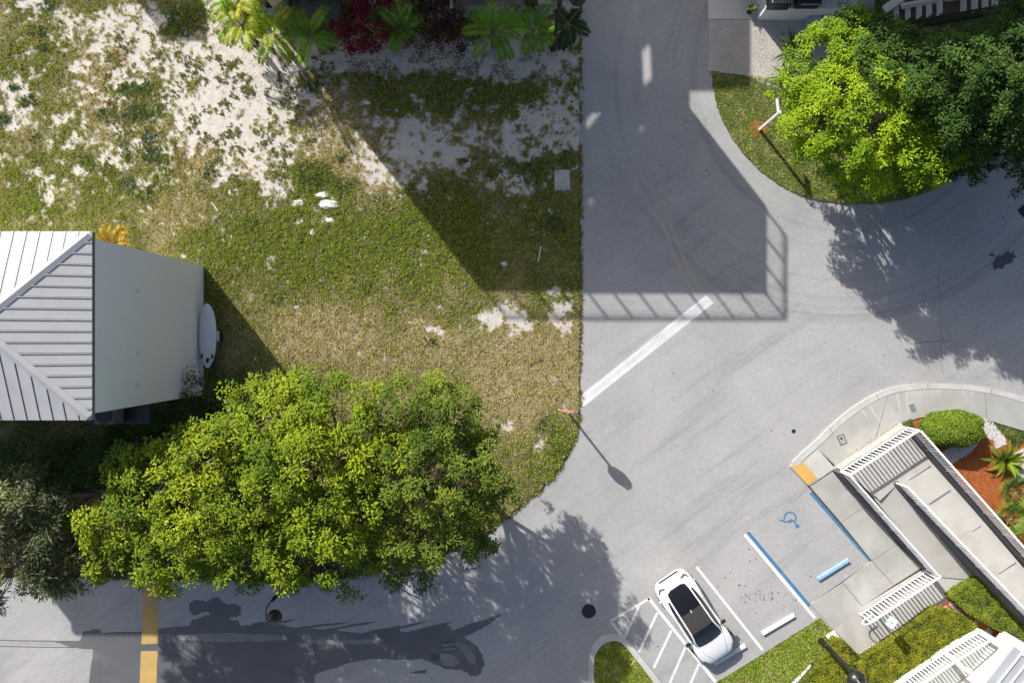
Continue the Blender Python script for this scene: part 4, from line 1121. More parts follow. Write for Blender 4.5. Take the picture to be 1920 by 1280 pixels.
# plan corners, each at its own height
L_NW = P(1577, 883, ZL); L_NE = P(1702, 800, ZL)       # outer end of the landing
W_SE = P(1738, 1068, 0.12)                             # foot of the left wall
M_N = P(1678, 903, ZL); M_S = P(1834, 1088, 0.12)      # left face of the middle wall (lower run side)
R_S = P(1935, 1068, ZT)                                # right wall far end
def quad(name, pts, mat, zb=0.0, parent=ramp_t):
    return MB().solid([Vector(p) for p in pts], zb).build(name, mat, parent)
in_l0 = P(1632, 917, ZL); in_l1 = P(1757, 1074, 0.12)
fl0 = P(1588, 889, ZL)
quad("landing", [P(1590, 886, ZL), P(1704, 812, ZL), P(1762, 872, ZL), P(1680, 905, ZL), P(1640, 930, ZL)], M_CONC2)
quad("landing_slab", [P(1636, 924, ZL + 0.006), P(1722, 864, ZL + 0.006), P(1762, 872, ZL + 0.006), P(1682, 908, ZL + 0.006), P(1650, 938, ZL + 0.006)], M_CONC2, 0.3)
quad("lower_run", [P(1600, 886, ZL), P(1680, 905, ZL), P(1760, 996, 0.36), P(1836, 1088, 0.115), P(1752, 1080, 0.115), P(1680, 985, 0.36)], M_CONC2)
quad("upper_run", [P(1682, 901, ZL + 0.004), P(1725, 862, ZL + 0.004), P(1752, 868, ZL + 0.004), P(1845, 978, 0.92), P(1945, 1094, ZT), P(2030, 1190, 1.5), P(1965, 1210, 1.5), P(1880, 1107, ZT), P(1772, 993, 0.92)], M_CONC2)
def jl(a, b, za, zb_):
    MB().add([P(a[0] - .6, a[1] - .6, za), P(a[0] + .6, a[1] + .6, za), P(b[0] + .6, b[1] + .6, zb_), P(b[0] - .6, b[1] - .6, zb_)], [(0, 1, 2, 3)]).build("floor_joint", M_SEAMD, ramp_t)
jl((1704, 900), (1745, 873), .645, .66); jl((1742, 945), (1782, 918), .80, .80); jl((1866, 1080), (1905, 1054), 1.17, 1.17); jl((1800, 1012), (1840, 985), .96, .95); jl((1672, 898), (1684, 912), .635, .635)
def wallbeam(name, a, b, ha, hb, th, mat, zb=0.0):
    """wall with sloping top from a (top height ha) to b (hb)"""
    a = Vector((a[0], a[1], 0)); b = Vector((b[0], b[1], 0)); d = (b - a).normalized(); s = Vector((-d.y, d.x, 0)) * th / 2
    vs = [a - s, b - s, b + s, a + s]
    V = [(p.x, p.y, zb) for p in vs] + [(vs[0].x, vs[0].y, ha), (vs[1].x, vs[1].y, hb), (vs[2].x, vs[2].y, hb), (vs[3].x, vs[3].y, ha)]
    return MB().add(V, [(3, 2, 1, 0), (4, 5, 6, 7), (0, 1, 5, 4), (1, 2, 6, 5), (2, 3, 7, 6), (3, 0, 4, 7)]).build(name, mat, ramp_t)
ZK = 0.2
wl_a, wl_b = P(1576, 884, ZL + ZK), P(1738, 1066, 0.34)
wallbeam("left_wall", wl_a, wl_b, ZL + ZK, 0.30, 0.2, M_WALLG)
we_a, we_b = P(1577, 881, ZL + 0.1), P(1700, 801, ZL + 0.1)
wallbeam("end_wall", we_a, we_b, ZL + 0.1, ZL + 0.1, 0.12, M_CONC)
wr_a, wr_b = P(1703, 803, ZL + ZK), P(1985, 1120, 1.5 + ZK)
wallbeam("right_wall", wr_a, wr_b, ZL + ZK + 0.12, 1.5 + ZK + 0.05, 0.2, M_WALLG)
wm_a, wm_b = P(1681, 905, ZL + ZK), P(1945, 1180, 1.5 + ZK)
wallbeam("middle_wall", wm_a, wm_b, ZL + ZK, 1.5 + ZK, 0.2, M_WALLG)
wallbeam("ledge", P(1566, 880, 0.2), P(1692, 795, 0.2), 0.2, 0.2, 0.12, M_KERB)
railing(ramp_t, Vector((*we_a.xy, ZL + 0.1)), Vector((*we_b.xy, ZL + 0.1)), 1.0, label="short white railing across the landing end")
railing(ramp_t, Vector((*wl_a.xy, ZL + ZK)), Vector((*wl_b.xy, 0.30)), 0.9, label="white railing beside the parking bays")
railing(ramp_t, Vector((*wr_a.xy, ZL + ZK + .12)), Vector((*wr_b.xy, 1.5 + ZK + .05)), 0.9, label="white railing beside the mulch bed")
railing(ramp_t, Vector((*wm_a.xy, ZL + ZK)), Vector((*wm_b.xy, 1.5 + ZK)), 0.9, label="white railing between the two ramp runs")
er_a, er_b = P(1738, 1066, 0.06), P(1612, 1149, 0.06)
rl = railing(ramp_t, er_a, er_b, 1.06, label="white railing at the ramp foot with looped end")
# looped handrail end
dirv = (er_b - er_a).normalized(); e = er_b + Vector((0, 0, 1.06))
pts = [e - dirv * 0.3, e + dirv * 0.1]
for k in range(9):
    an = -math.pi / 2 + math.pi * k / 8
    pts.append(e + dirv * (0.1 + 0.22 * math.cos(an)) + Vector((0, 0, -0.22 - 0.22 * math.sin(an))))
pts.append(e - dirv * 0.3 + Vector((0, 0, -0.44)))
MB().tube(pts, 0.032, 8).build("handrail_loop", M_WHITE, rl)
sp = er_b + (er_a - er_b) * 0.25
# accessible parking sign on a post ------------------------------------------------------
sg = thing("parking_sign", P(1636, 1140, 0.11), "white and blue accessible parking sign by the ramp foot railing", "sign")
g0 = P(1636, 1140, 0.11)
MB().box((g0.x, g0.y, 0.11 + 1.02), (0.05, 0.05, 2.04)).build("post", M_STEEL, sg)
ang = math.atan2(g0.y, g0.x) + math.pi / 2            # faces the parking bays
rot = Matrix.Rotation(ang, 3, 'Z'); fn = rot @ Vector((0, -1, 0))
if fn.dot(Vector((-g0.x, -g0.y, 0))) < 0: fn = -fn
cpl = Vector((g0.x, g0.y, 1.82)) + fn * 0.04
MB().box(cpl, (0.45, 0.02, 0.62), ang).build("plate", M_WHITE, sg)
tx = rot @ Vector((1, 0, 0))
def onp(u, w, su, sw, nm):
    MB().box(cpl + tx * u + Vector((0, 0, w)) + fn * 0.014, (su, 0.01, sw), ang).build(nm, M_BLUE, sg)
for args in ((0, 0.285, 0.42, 0.02), (0, -0.285, 0.42, 0.02), (-0.2, 0, 0.02, 0.55), (0.2, 0, 0.02, 0.55)): onp(*args, "border")
for args in ((0.0, 0.16, 0.08, 0.08), (0.0, 0.06, 0.06, 0.14), (-0.06, -0.02, 0.16, 0.05), (0.09, 0.0, 0.05, 0.12)): onp(*args, "wheelchair_symbol")
for w in (-0.12, -0.19): onp(0.0, w, 0.3, 0.03, "text_line")

# ------------------------------------------------------------------ porch house at the lower right
ph = thing("porch_house", P(1850, 1250, 0), "white porch with railing and grey seamed roof in the lower right corner", "house")
ZP = 0.55
pc = [P(1660, 1300, ZP), P(1768, 1225, ZP), P(1838, 1182, ZP), P(1905, 1225, ZP), P(1985, 1330, ZP), P(1700, 1420, ZP)]
MB().solid(pc, 0.0).build("porch_floor", surf("porch_floor", (0.44, 0.46, 0.44), (0.52, 0.53, 0.51), 1.0, 0.7), ph)
wallbeam_pts = [(P(1655, 1299, ZP + .12), P(1766, 1222, ZP + .12)), (P(1766, 1222, ZP + .12), P(1836, 1180, ZP + .12))]
for a, b in wallbeam_pts:
    aa, bb = Vector((a.x, a.y, ZP + 0.06)), Vector((b.x, b.y, ZP + 0.06))
    MB().beam(aa, bb, 0.2, 0.2).build("porch_edge", M_WHITE, ph)
    railing(ph, aa + Vector((0, 0, .1)), bb + Vector((0, 0, .1)), 0.92, 0.16)
for (x, y) in ((1768, 1223), (1836, 1181)):
    q = P(x, y, ZP)
    MB().box((q.x, q.y, ZP + 1.4), (0.15, 0.15, 2.8)).build("column", M_WHITE, ph, bevel=0.02)
ZF = 3.35
f0, f1 = P(1893, 1204, ZF), P(1790, 1335, ZF)
f2, f3 = P(2030, 1225, ZF + 0.2), P(1950, 1400, ZF + 0.2)
MB().beam(f0, f1, 0.24, 0.26).build("fascia", M_WHITE, ph, bevel=0.02)
dr = (f1 - f0); pn = Vector((dr.y, -dr.x, 0)).normalized()
if pn.x < 0: pn = -pn
for k in range(9):
    a = f0 + pn * (0.15 + k * 0.42) + Vector((0, 0, 0.12 + 0.02 * k)) - dr * (-0.04 * k); b = f1 + pn * (0.15 + k * 0.42) + Vector((0, 0, 0.12 + 0.02 * k))
    MB().beam(a + pn * 0.2, b + pn * 0.2, 0.39, 0.05).build("roof_panel", M_ROOFG, ph)
    MB().beam(a + pn * 0.41 + Vector((0, 0, 0.05)), b + pn * 0.41 + Vector((0, 0, 0.05)), 0.04, 0.09).build("seam", M_SEAM, ph)
q = (f0 + f1) / 2 + pn * 3.3
MB().box((q.x, q.y, 1.9), (3.2, 5.0, 2.7), math.atan2(dr.y, dr.x) + math.pi / 2).build("wall", M_STUCCO, ph)
# ------------------------------------------------------------------ car
M_CARW = plain("white_car_paint", (0.80, 0.80, 0.81), 0.22, 0.0, 0.5, 1.0, 0.01)
M_CARG = plain("car_glass", (0.008, 0.009, 0.011), 0.05, 0.0, 0.6)
M_CARROOF = plain("tinted_roof", (0.055, 0.05, 0.047), 0.25, 0.0, 0.5, 0.3, 0.03)
M_TYRE = plain("tyre_rubber", (0.02, 0.02, 0.02), 0.85)
M_RIM = plain("alloy_rim", (0.30, 0.30, 0.31), 0.3, 0.9)
M_LAMP = plain("smoked_lamp", (0.10, 0.11, 0.12), 0.1)
M_RED = plain("tail_red", (0.16, 0.015, 0.015), 0.15)
def build_car(loc, heading, label):
    c = thing("parked_car", loc, label, "car")
    R = Matrix.Rotation(heading, 3, 'Z')
    def W(x, y, z): return R @ Vector((x, y, z)) + Vector(loc)
    # lower body: half width, shoulder height, centre height along the length
    xs = [-2.34, -2.31, -2.24, -2.10, -1.85, -1.50, -1.10, -0.60, -0.10, 0.40, 0.85, 1.25, 1.60, 1.90, 2.10, 2.24, 2.31, 2.345]
    hw = [1.035 * w_ for w_ in [0.58, 0.68, 0.77, 0.865, 0.925, 0.945, 0.93, 0.885, 0.872, 0.885, 0.915, 0.935, 0.93, 0.88, 0.79, 0.66, 0.52, 0.36]]
    sh = [0.62, 0.74, 0.84, 0.90, 0.93, 0.93, 0.91, 0.87, 0.85, 0.84, 0.84, 0.83, 0.80, 0.74, 0.68, 0.61, 0.54, 0.48]
    ct = [0.66, 0.80, 0.93, 0.99, 1.02, 1.03, 1.02, 1.00, 0.98, 0.96, 0.94, 0.91, 0.86, 0.79, 0.72, 0.64, 0.56, 0.50]
    prof = []
    for x, w, s, t in zip(xs, hw, sh, ct):
        e = 0.10 if abs(x) > 2.2 else 0.0
        prof.append([(0, 0.20 + e), (w * 0.80, 0.20 + e), (w * 0.955, 0.27 + e), (w * 0.99, 0.40 + e * .5), (w, min(0.58, s - 0.08)), (w * 0.985, s - 0.06), (w * 0.94, s - 0.01), (w * 0.84, s + (t - s) * 0.45), (w * 0.62, s + (t - s) * 0.80), (w * 0.33, s + (t - s) * 0.97), (0, t)])
    n = len(prof[0]); vs = []; fs = []
    full = 2 * n - 2
    for i, x in enumerate(xs):
        p = prof[i]
        ring = [(y, z) for y, z in p] + [(-y, z) for y, z in p[1:-1][::-1]]
        bow = 0.0
        for (y, z) in ring: vs.append(W(x, y, z))
    for i in range(len(xs) - 1):
        for k in range(full):
            a, b = i * full + k, i * full + (k + 1) % full
            fs.append((a, b, b + full, a + full))
    fs.append(tuple(range(full))[::-1]); fs.append(tuple((len(xs) - 1) * full + k for k in range(full)))
    body = MB().add(vs, fs).build("body", M_CARW, c, True)
    sub = body.modifiers.new("sub", 'SUBSURF'); sub.levels = 2; sub.render_levels = 2
    # cabin as a lofted grid; strips of it become the separate parts
    gx_ = [-1.92, -1.78, -1.50, -1.10, -0.72, -0.70, -0.35, 0.0, 0.28, 0.30, 0.55, 0.80, 1.02, 1.16]
    zt = [1.015, 1.06, 1.145, 1.235, 1.285, 1.287, 1.305, 1.30, 1.28, 1.278, 1.205, 1.10, 0.995, 0.93]
    wi = [0.40, 0.50, 0.535, 0.545, 0.555, 0.555, 0.56, 0.565, 0.575, 0.575, 0.61, 0.655, 0.66, 0.58]   # edge of the roof/glass
    wr = [0.43, 0.545, 0.60, 0.615, 0.625, 0.625, 0.63, 0.635, 0.645, 0.645, 0.685, 0.725, 0.72, 0.62]  # outer edge of the white rail
    wb = [0.46, 0.60, 0.70, 0.765, 0.785, 0.785, 0.79, 0.795, 0.80, 0.80, 0.80, 0.79, 0.75, 0.64]       # belt line
    zb = [0.99, 1.0, 0.99, 0.955, 0.935, 0.935, 0.92, 0.91, 0.905, 0.905, 0.905, 0.905, 0.91, 0.90]
    def st(i):
        t = zt[i]; zr = t - 0.035; zr2 = max(t - 0.075, zb[i] + 0.005)
        return [(0, t + 0.012), (wi[i] * 0.5, t + 0.006), (wi[i], zr), (wr[i], zr2), ((wr[i] + wb[i]) / 2, (zr2 + zb[i]) / 2 + 0.02), (wb[i], zb[i] - 0.03)]
    def strip(name, i0, i1, k0, k1, mat, sgn, parent=c, lift=0.0, smooth=True):
        vs = []; fs = []
        rows = range(i0, i1 + 1)
        sides = (1, -1) if sgn == 0 else (sgn,)
        for sg_ in sides:
            base = len(vs)
            for i in rows:
                for k in range(k0, k1 + 1):
                    y, z = st(i)[k]; vs.append(W(gx_[i], sg_ * y, z + lift))
            m = k1 - k0 + 1
            for r in range(len(rows) - 1):
                for k in range(m - 1):
                    q = (base + r * m + k, base + (r + 1) * m + k, base + (r + 1) * m + k + 1, base + r * m + k + 1)
                    fs.append(q if sg_ > 0 else q[::-1])
        o = MB().add(vs, fs).build(name, mat, parent, smooth)
        return o
    strip("rear_window", 0, 4, 0, 2, M_CARG, 0)
    strip("roof_panel", 5, 8, 0, 2, M_CARROOF, 0)
    strip("roof_joint", 4, 5, 0, 2, M_BLACK, 0)
    strip("roof_joint", 8, 9, 0, 2, M_BLACK, 0)
    strip("windshield", 9, 13, 0, 2, M_CARG, 0)
    for sgn in (1, -1):
        strip("roof_rail", 0, 13, 2, 3, M_CARW, sgn)
        strip("side_window", 2, 12, 3, 5, M_CARG, sgn)
        strip("pillar", 0, 2, 3, 5, M_CARW, sgn)
        strip("pillar", 12, 13, 3, 5, M_CARW, sgn)
    # wheels
    for (wx_, sgn) in ((1.42, 1), (1.42, -1), (-1.38, 1), (-1.38, -1)):
        yy = sgn * (0.88 if wx_ > 0 else 0.86)
        turn = math.radians(14) if wx_ > 0 else 0
        mb = MB(); rings = []
        ax = Matrix.Rotation(turn, 3, 'Z')
        def cyl(r, w0, w1, nn=24):
            vs = []
            for wv in (w0, w1):
                for k in range(nn):
                    a = 2 * math.pi * k / nn
                    q = ax @ Vector((r * math.cos(a), wv, r * math.sin(a))); vs.append(W(wx_ + q.x, yy + q.y, 0.345 + q.z))
            return vs, [(k, (k + 1) % nn, nn + (k + 1) % nn, nn + k) for k in range(nn)] + [tuple(range(nn))[::-1], tuple(nn + k for k in range(nn))]
        tyre = MB().add(*cyl(0.345, -0.125, 0.125)).build("tyre", M_TYRE, c, False, 0.02)
        MB().add(*cyl(0.24, sgn * 0.11 - 0.03, sgn * 0.11 + 0.03)).build("rim", M_RIM, tyre)
    # mirrors
    for sgn in (1, -1):
        mb = MB(); p = W(0.70, sgn * 1.0, 0.97)
        mb.box(p, (0.13, 0.24, 0.13), heading)
        mb.beam(W(0.76, sgn * 0.80, 0.92), W(0.72, sgn * 0.92, 0.95), 0.05, 0.04)
        mb.build("mirror", M_BLACK, c, False, 0.035)
    # lamps, number plate recess, wiper, shut lines
    for sgn in (1, -1):
        MB().add([W(1.88, sgn * 0.80, 0.775), W(2.14, sgn * 0.66, 0.705), W(2.18, sgn * 0.70, 0.655), W(1.93, sgn * 0.885, 0.70)], [(0, 1, 2, 3) if sgn < 0 else (3, 2, 1, 0)]).build("headlight", M_LAMP, c)
        q = [W(-2.235, sgn * 0.70, 0.885), W(-2.16, sgn * 0.44, 0.985), W(-2.12, sgn * 0.46, 0.995), W(-2.12, sgn * 0.70, 0.955), W(-1.92, sgn * 0.84, 0.955), W(-2.10, sgn * 0.80, 0.925)]
        MB().add([v_ + Vector((0, 0, 0.012)) for v_ in q], [(0, 1, 2, 3), (0, 3, 4, 5)] if sgn > 0 else [(3, 2, 1, 0), (5, 4, 3, 0)]).build("tail_light", M_LAMP, c)
        MB().tube([W(2.16, sgn * 0.30, 0.705), W(1.75, sgn * 0.50, 0.845), W(1.25, sgn * 0.66, 0.905)], 0.006, 5).build("hood_crease", M_STEEL, c)
    MB().box(W(-2.345, 0, 0.62), (0.02, 1.1, 0.16), heading).build("rear_trim", M_BLACK, c)
    for sgn in (1, -1):
        MB().tube([W(0.62, sgn * 0.893, 0.50), W(0.60, sgn * 0.885, 0.72), W(0.55, sgn * 0.842, 0.868)], 0.006, 5).build("door_seam", M_BLACK, c)
        MB().tube([W(-0.66, sgn * 0.895, 0.50), W(-0.72, sgn * 0.89, 0.72), W(-0.70, sgn * 0.85, 0.90)], 0.006, 5).build("door_seam", M_BLACK, c)
        MB().beam(W(-0.60, sgn * 0.905, 0.74), W(-0.38, sgn * 0.903, 0.74), 0.02, 0.03).build("door_handle", M_STEEL, c)
    MB().tube([W(-2.05, y, 1.012 - 0.10 * y * y) for y in (-0.62, -0.3, 0, 0.3, 0.62)], 0.005, 5).build("boot_seam", M_LAMP, c)
    MB().box(W(-2.24, 0, 0.965), (0.04, 0.16, 0.012), heading).build("emblem", M_STEEL, c)
    MB().tube([W(0.98, 0.30, 1.02), W(1.02, 0.05, 1.02), W(1.05, -0.35, 0.985)], 0.012, 5).build("wiper", M_BLACK, c)
    MB().tube([W(-0.64, 0.0, 1.30), W(-0.70, 0.0, 1.335), W(-0.78, 0.0, 1.345)], [0.04, 0.03, 0.008], 6).build("antenna_fin", M_CARW, c)
    for sgn in (1, -1):
        sd_ = MB().box(W(-0.35, sgn * 0.24, 1.0), (0.5, 0.36, 0.12), heading)
    return c
cl_ = G(1297.5, 1148, 0.0)
build_car(cl_, math.atan2(-0.830, 0.557), "white coupe with black glass roof parked between the bay lines")

# ------------------------------------------------------------------ wheel stops
def wheel_stop(a, b, mat, label):
    pa, pb = P(*a, 0.0), P(*b, 0.0)
    d = (pb - pa).normalized(); s = Vector((-d.y, d.x, 0))
    t = thing("wheel_stop", (pa + pb) / 2, label, "wheel stop", "wheel stops")
    vs = []
    for p, k in ((pa, 0.03), (pb, -0.03)):
        vs += [p + s * 0.10, p + s * 0.07 + d * k + Vector((0, 0, .13)), p - s * 0.07 + d * k + Vector((0, 0, .13)), p - s * 0.10]
    MB().add(vs, [(0, 1, 5, 4), (1, 2, 6, 5), (2, 3, 7, 6), (3, 0, 4, 7), (3, 2, 1, 0), (4, 5, 6, 7)]).build("block", mat, t, bevel=0.012)
    for f in (0.18, 0.82):
        q = pa + (pb - pa) * f
        MB().lathe((q.x, q.y, 0.131), [(0.001, 0), (0.018, 0), (0.018, 0.006), (0.001, 0.006)], 8).build("pin", M_STEEL, t)
wheel_stop((1532, 1085), (1591, 1048), surf("blue_stop_paint", (0.18, 0.36, 0.55), (0.30, 0.47, 0.64), 3, 0.7), "pale blue wheel stop in the accessible parking bay")
wheel_stop((1428, 1187), (1489, 1151), M_PAINTW, "white wheel stop in the empty bay beside the car")
wheel_stop((1338, 1243), (1398, 1208), M_PAINTW, "white wheel stop under the nose of the parked car")

# ------------------------------------------------------------------ covers, grates, lids
def disc_cover(x, y, r, label, name="manhole_cover"):
    t = thing(name, P(x, y, 0), label, "manhole cover")
    q = P(x, y, 0.004)
    MB().lathe((q.x, q.y, 0.001), [(r * 1.02, 0), (r * 1.22, 0), (r * 1.22, 0.006), (r * 1.02, 0.006)], 32).build("ring", M_GUTTER, t)
    MB().lathe((q.x, q.y, 0.001), [(0.001, 0), (r, 0), (r, 0.010), (0.001, 0.010)], 32).build("lid", M_IRON, t)
    mb = MB()
    for i in range(-5, 6):
        for j in range(-5, 6):
            if i * i + j * j < 24: mb.box((q.x + i * r / 5.6, q.y + j * r / 5.6, 0.013), (r * 0.09, r * 0.09, 0.006))
    mb.build("lid_studs", M_IRON, t)
disc_cover(1104, 1145, 0.35, "round dark manhole cover in the tree shade by the hatched bay")
disc_cover(1488, 808, 0.10, "small round valve cover on the road near the pavement")
t = thing("drain_grate", P(842, 1212, 0), "black slotted drain grate in the wet gutter", "drain")
q = P(842, 1212, 0); ga = -0.12
MB().box((q.x, q.y, 0.006), (0.72, 0.46, 0.006), -ga).build("frame", M_BLACK, t)
for k in range(11):
    for sgn in (-1, 1):
        u = Vector(((k - 5) * 0.062, sgn * 0.11, 0)); u = Matrix.Rotation(-ga, 3, 'Z') @ u
        MB().box((q.x + u.x, q.y + u.y, 0.014), (0.024, 0.18, 0.014), -ga + 0.2).build("bar", M_STEEL, t)
t = thing("drain_grate", P(1922, 394, 0), "dark drain grate at the right edge of the shaded side road", "drain")
q = P(1922, 394, 0)
MB().box((q.x, q.y, 0.006), (0.6, 0.5, 0.006), 0.7).build("frame", M_BLACK, t)
for k in range(7):
    u = Matrix.Rotation(0.7, 3, 'Z') @ Vector(((k - 3) * 0.08, 0, 0)); MB().box((q.x + u.x, q.y + u.y, 0.013), (0.025, 0.44, 0.012), 0.7).build("bar", M_IRON, t)
def lid(x, y, w, h, a, z, mat, label, rim=None, name="utility_lid"):
    t = thing(name, P(x, y, z), label, "utility box")
    q = P(x, y, z)
    if rim: MB().box((q.x, q.y, z + 0.004), (w + 0.07, h + 0.07, 0.012), a).build("frame", rim, t, bevel=0.004)
    MB().box((q.x, q.y, z + 0.012), (w, h, 0.014), a).build("lid", mat, t, bevel=0.005)
    return t, q
M_GREENLID = plain("green_plastic", (0.16, 0.23, 0.22), 0.5)
lid(1711, 764, 0.27, 0.40, 0.35, 0.115, M_GREENLID, "green plastic lid with pale rim set in the curved pavement", M_KERB)
t, q = lid(1579, 824, 0.28, 0.42, 0.4, 0.115, M_GUTTER, "grey concrete meter lid in the pavement near the yellow pad", M_IRON)
MB().lathe((q.x - 0.05, q.y + 0.06, 0.134), [(0.001, 0), (0.055, 0), (0.055, 0.006), (0.001, 0.006)], 12).build("eye", M_BLACK, t)
t, q = lid(1054, 338, 0.68, 0.92, 0.02, 0.04, surf("worn_white_lid", (0.60, 0.59, 0.57), (0.70, 0.69, 0.67), 2, 0.8, (0.45, 0.43, 0.40)), "large white concrete box lid in the shaded grass by the road", M_KERB)
MB().box((q.x, q.y, 0.05), (0.72, 0.98, 0.08), 0.02).build("box", M_CONC, t)
t.children[1].location.z += 0.05
lid(1041, 714, 0.36, 0.40, 0.2, 0.05, M_CONC, "small pale square lid in the dry grass above the stop sign", None)

# ------------------------------------------------------------------ signs
def octagon(c, r, nrm, th, name, mat, parent):
    nrm = Vector(nrm).normalized(); u = Vector((0, 0, 1)).cross(nrm).normalized(); w = Vector((0, 0, 1))
    vs = []
    for s in (-th / 2, th / 2):
        for k in range(8):
            a = math.pi / 8 + k * math.pi / 4
            vs.append(Vector(c) + nrm * s + (u * math.cos(a) + w * math.sin(a)) * r)
    return MB().add(vs, [tuple(range(8))[::-1], tuple(range(8, 16))] + [(k, (k + 1) % 8, 8 + (k + 1) % 8, 8 + k) for k in range(8)]).build(name, mat, parent)
M_REDS = plain("stop_red", (0.50, 0.012, 0.015), 0.4, 0, 0.5, 0, 0.03)
def stop_sign(base, h, nrm, label, name="stop_sign", post=M_STEEL, back_only=False):
    b = P(*base, 0.04)
    t = thing(name, b, label, "sign")
    nrm = Vector(nrm).normalized()
    MB().box((b.x, b.y, h / 2 + 0.02), (0.085, 0.085, h), math.atan2(nrm.y, nrm.x)).build("post", post, t)
    c = Vector((b.x, b.y, h - 0.40)) + nrm * 0.045
    pl = octagon(c, 0.45, nrm, 0.012, "plate", M_STEEL, t)
    octagon(c + nrm * 0.010, 0.445, nrm, 0.006, "white_rim", M_WHITE, pl)
    octagon(c + nrm * 0.016, 0.415, nrm, 0.006, "red_face", M_REDS, pl)
    cu = bpy.data.curves.new("stop_text", 'FONT'); cu.body = "STOP"; cu.size = 0.26; cu.align_x = 'CENTER'; cu.align_y = 'CENTER'; cu.extrude = 0.002
    to = bpy.data.objects.new("stop_text", cu); COL.objects.link(to)
    dg = bpy.context.evaluated_depsgraph_get(); me = bpy.data.meshes.new_from_object(to.evaluated_get(dg)); bpy.data.objects.remove(to)
    u = Vector((0, 0, 1)).cross(nrm).normalized()
    M4 = Matrix((u, Vector((0, 0, 1)), nrm)).transposed().to_4x4(); M4.translation = c + nrm * 0.022 - b
    me.transform(Matrix.Scale(0.8, 4, (1, 0, 0))); me.transform(M4)
    me.materials.clear(); me.materials.append(M_WHITE)
    o = bpy.data.objects.new("lettering", me); COL.objects.link(o); o.parent = pl
    return t
stop_sign((1056, 761), 3.15, (0.12, 1.0, 0), "red stop sign on a steel post beside the white stop line")
# white finished post on the verge: sign turned edge on
b = P(1424, 243, 0.05)
t = thing("street_sign", b, "blade sign on a white post rising from the ring of red mulch", "sign")
MB().box((b.x, b.y, 1.32), (0.12, 0.12, 2.55), 0.2).build("post", M_WHITE, t)
MB().box((b.x - 0.03, b.y + 0.33, 2.42), (0.025, 0.72, 0.30), 0.12).build("blade", M_STEEL, t)
MB().box((b.x - 0.045, b.y + 0.33, 2.42), (0.012, 0.66, 0.24), 0.12).build("blade_face", M_WHITE, t)
stop_sign((438, 1056), 2.35, (0.08, -1, 0), "sign on a pale post under the large tree above the lower road", "street_sign")

# ------------------------------------------------------------------ street lamps
def lamp(base, zt_, bend, dome, rd, label, thick=0.055, zb=0.04):
    b = P(*base, zb)
    t = thing("street_lamp", b, label, "street lamp", "street lamps")
    MB().lathe((b.x, b.y, zb), [(0.16, 0), (0.16, 0.12), (0.11, 0.3), (0.085, 0.6), (thick + .015, 0.62), (thick + .015, 0.7)], 14).build("base", M_BLACK, t, True)
    top = Vector((b.x, b.y, zt_))
    MB().tube([(b.x, b.y, zb + 0.6), (b.x, b.y, zt_ * 0.5), top], [thick + .01, thick, thick * 0.85], 10).build("pole", M_BLACK, t, True)
    MB().lathe((b.x, b.y, zt_ - 0.5), [(thick * 1.6, 0), (thick * 1.6, 0.3), (thick, 0.36)], 10).build("collar", M_BLACK, t, True)
    dv = Vector(dome)
    pts = [top]
    B = [top, top + Vector((0, 0, 0.35))] + [Vector(p) for p in bend] + [dv + Vector((0, 0, rd * 1.5)), dv + Vector((0, 0, rd * 0.75))]
    for i in range(len(B) - 1):
        p0 = B[max(i - 1, 0)]; p1 = B[i]; p2 = B[i + 1]; p3 = B[min(i + 2, len(B) - 1)]
        for k in range(5):
            u = k / 5
            pts.append(0.5 * ((2 * p1) + (p2 - p0) * u + (2 * p0 - 5 * p1 + 4 * p2 - p3) * u * u + (3 * p1 - p0 - 3 * p2 + p3) * u ** 3))
    pts.append(B[-1])
    MB().tube(pts, 0.028, 8).build("arm", M_BLACK, t, True)
    MB().lathe(dv, [(rd, -0.02), (rd, 0.03), (rd * 0.9, rd * 0.35), (rd * 0.65, rd * 0.62), (rd * 0.28, rd * 0.78), (rd * 0.2, rd * 0.95), (0.03, rd)], 24).build("dome_shade", M_BLACK, t, True)
    MB().lathe(dv + Vector((0, 0, -0.03)), [(0.001, 0), (rd * 0.8, 0), (rd * 0.8, 0.012), (0.001, 0.012)], 20).build("lens", M_STEEL, t)
z = 4.5
lamp((569, 1062), 4.45, [P(499, 1143, 5.0), P(500, 1160, 5.1)], P(515, 1156, 4.6), 0.31, "black gooseneck lamp hanging over the lower road below the large tree")
lamp((1037, 92), 4.9, [P(1062, -14, 5.4)], P(1083, -4, 4.9), 0.36, "black street lamp beside the palms at the top of the road", 0.07)
lamp((1762, 316), 4.55, [P(1888, 258, 5.2), P(1890, 278, 5.25)], P(1864, 294, 4.7), 0.36, "black gooseneck lamp among the dark trees at the right edge")
lamp((1539, 1200), 3.7, [P(1606, 1266, 4.5)], P(1606, 1274, 3.95), 0.40, "thick black lamp post beside the clipped hedge at the bottom", 0.10)
# ground light and bollard light under the bright tree
t = thing("garden_light", P(1654, 341, 0.05), "small dark garden light on the turf under the bright tree", "lamp")
q = P(1654, 341, 0.05)
MB().lathe(q, [(0.12, 0), (0.12, 0.1), (0.22, 0.16), (0.22, 0.22), (0.10, 0.34), (0.02, 0.36)], 16).build("housing", M_BLACK, t, True)
MB().lathe(q + Vector((0, 0, .36)), [(0.02, 0), (0.02, 0.05), (0.001, 0.06)], 8).build("knob", M_STEEL, t)

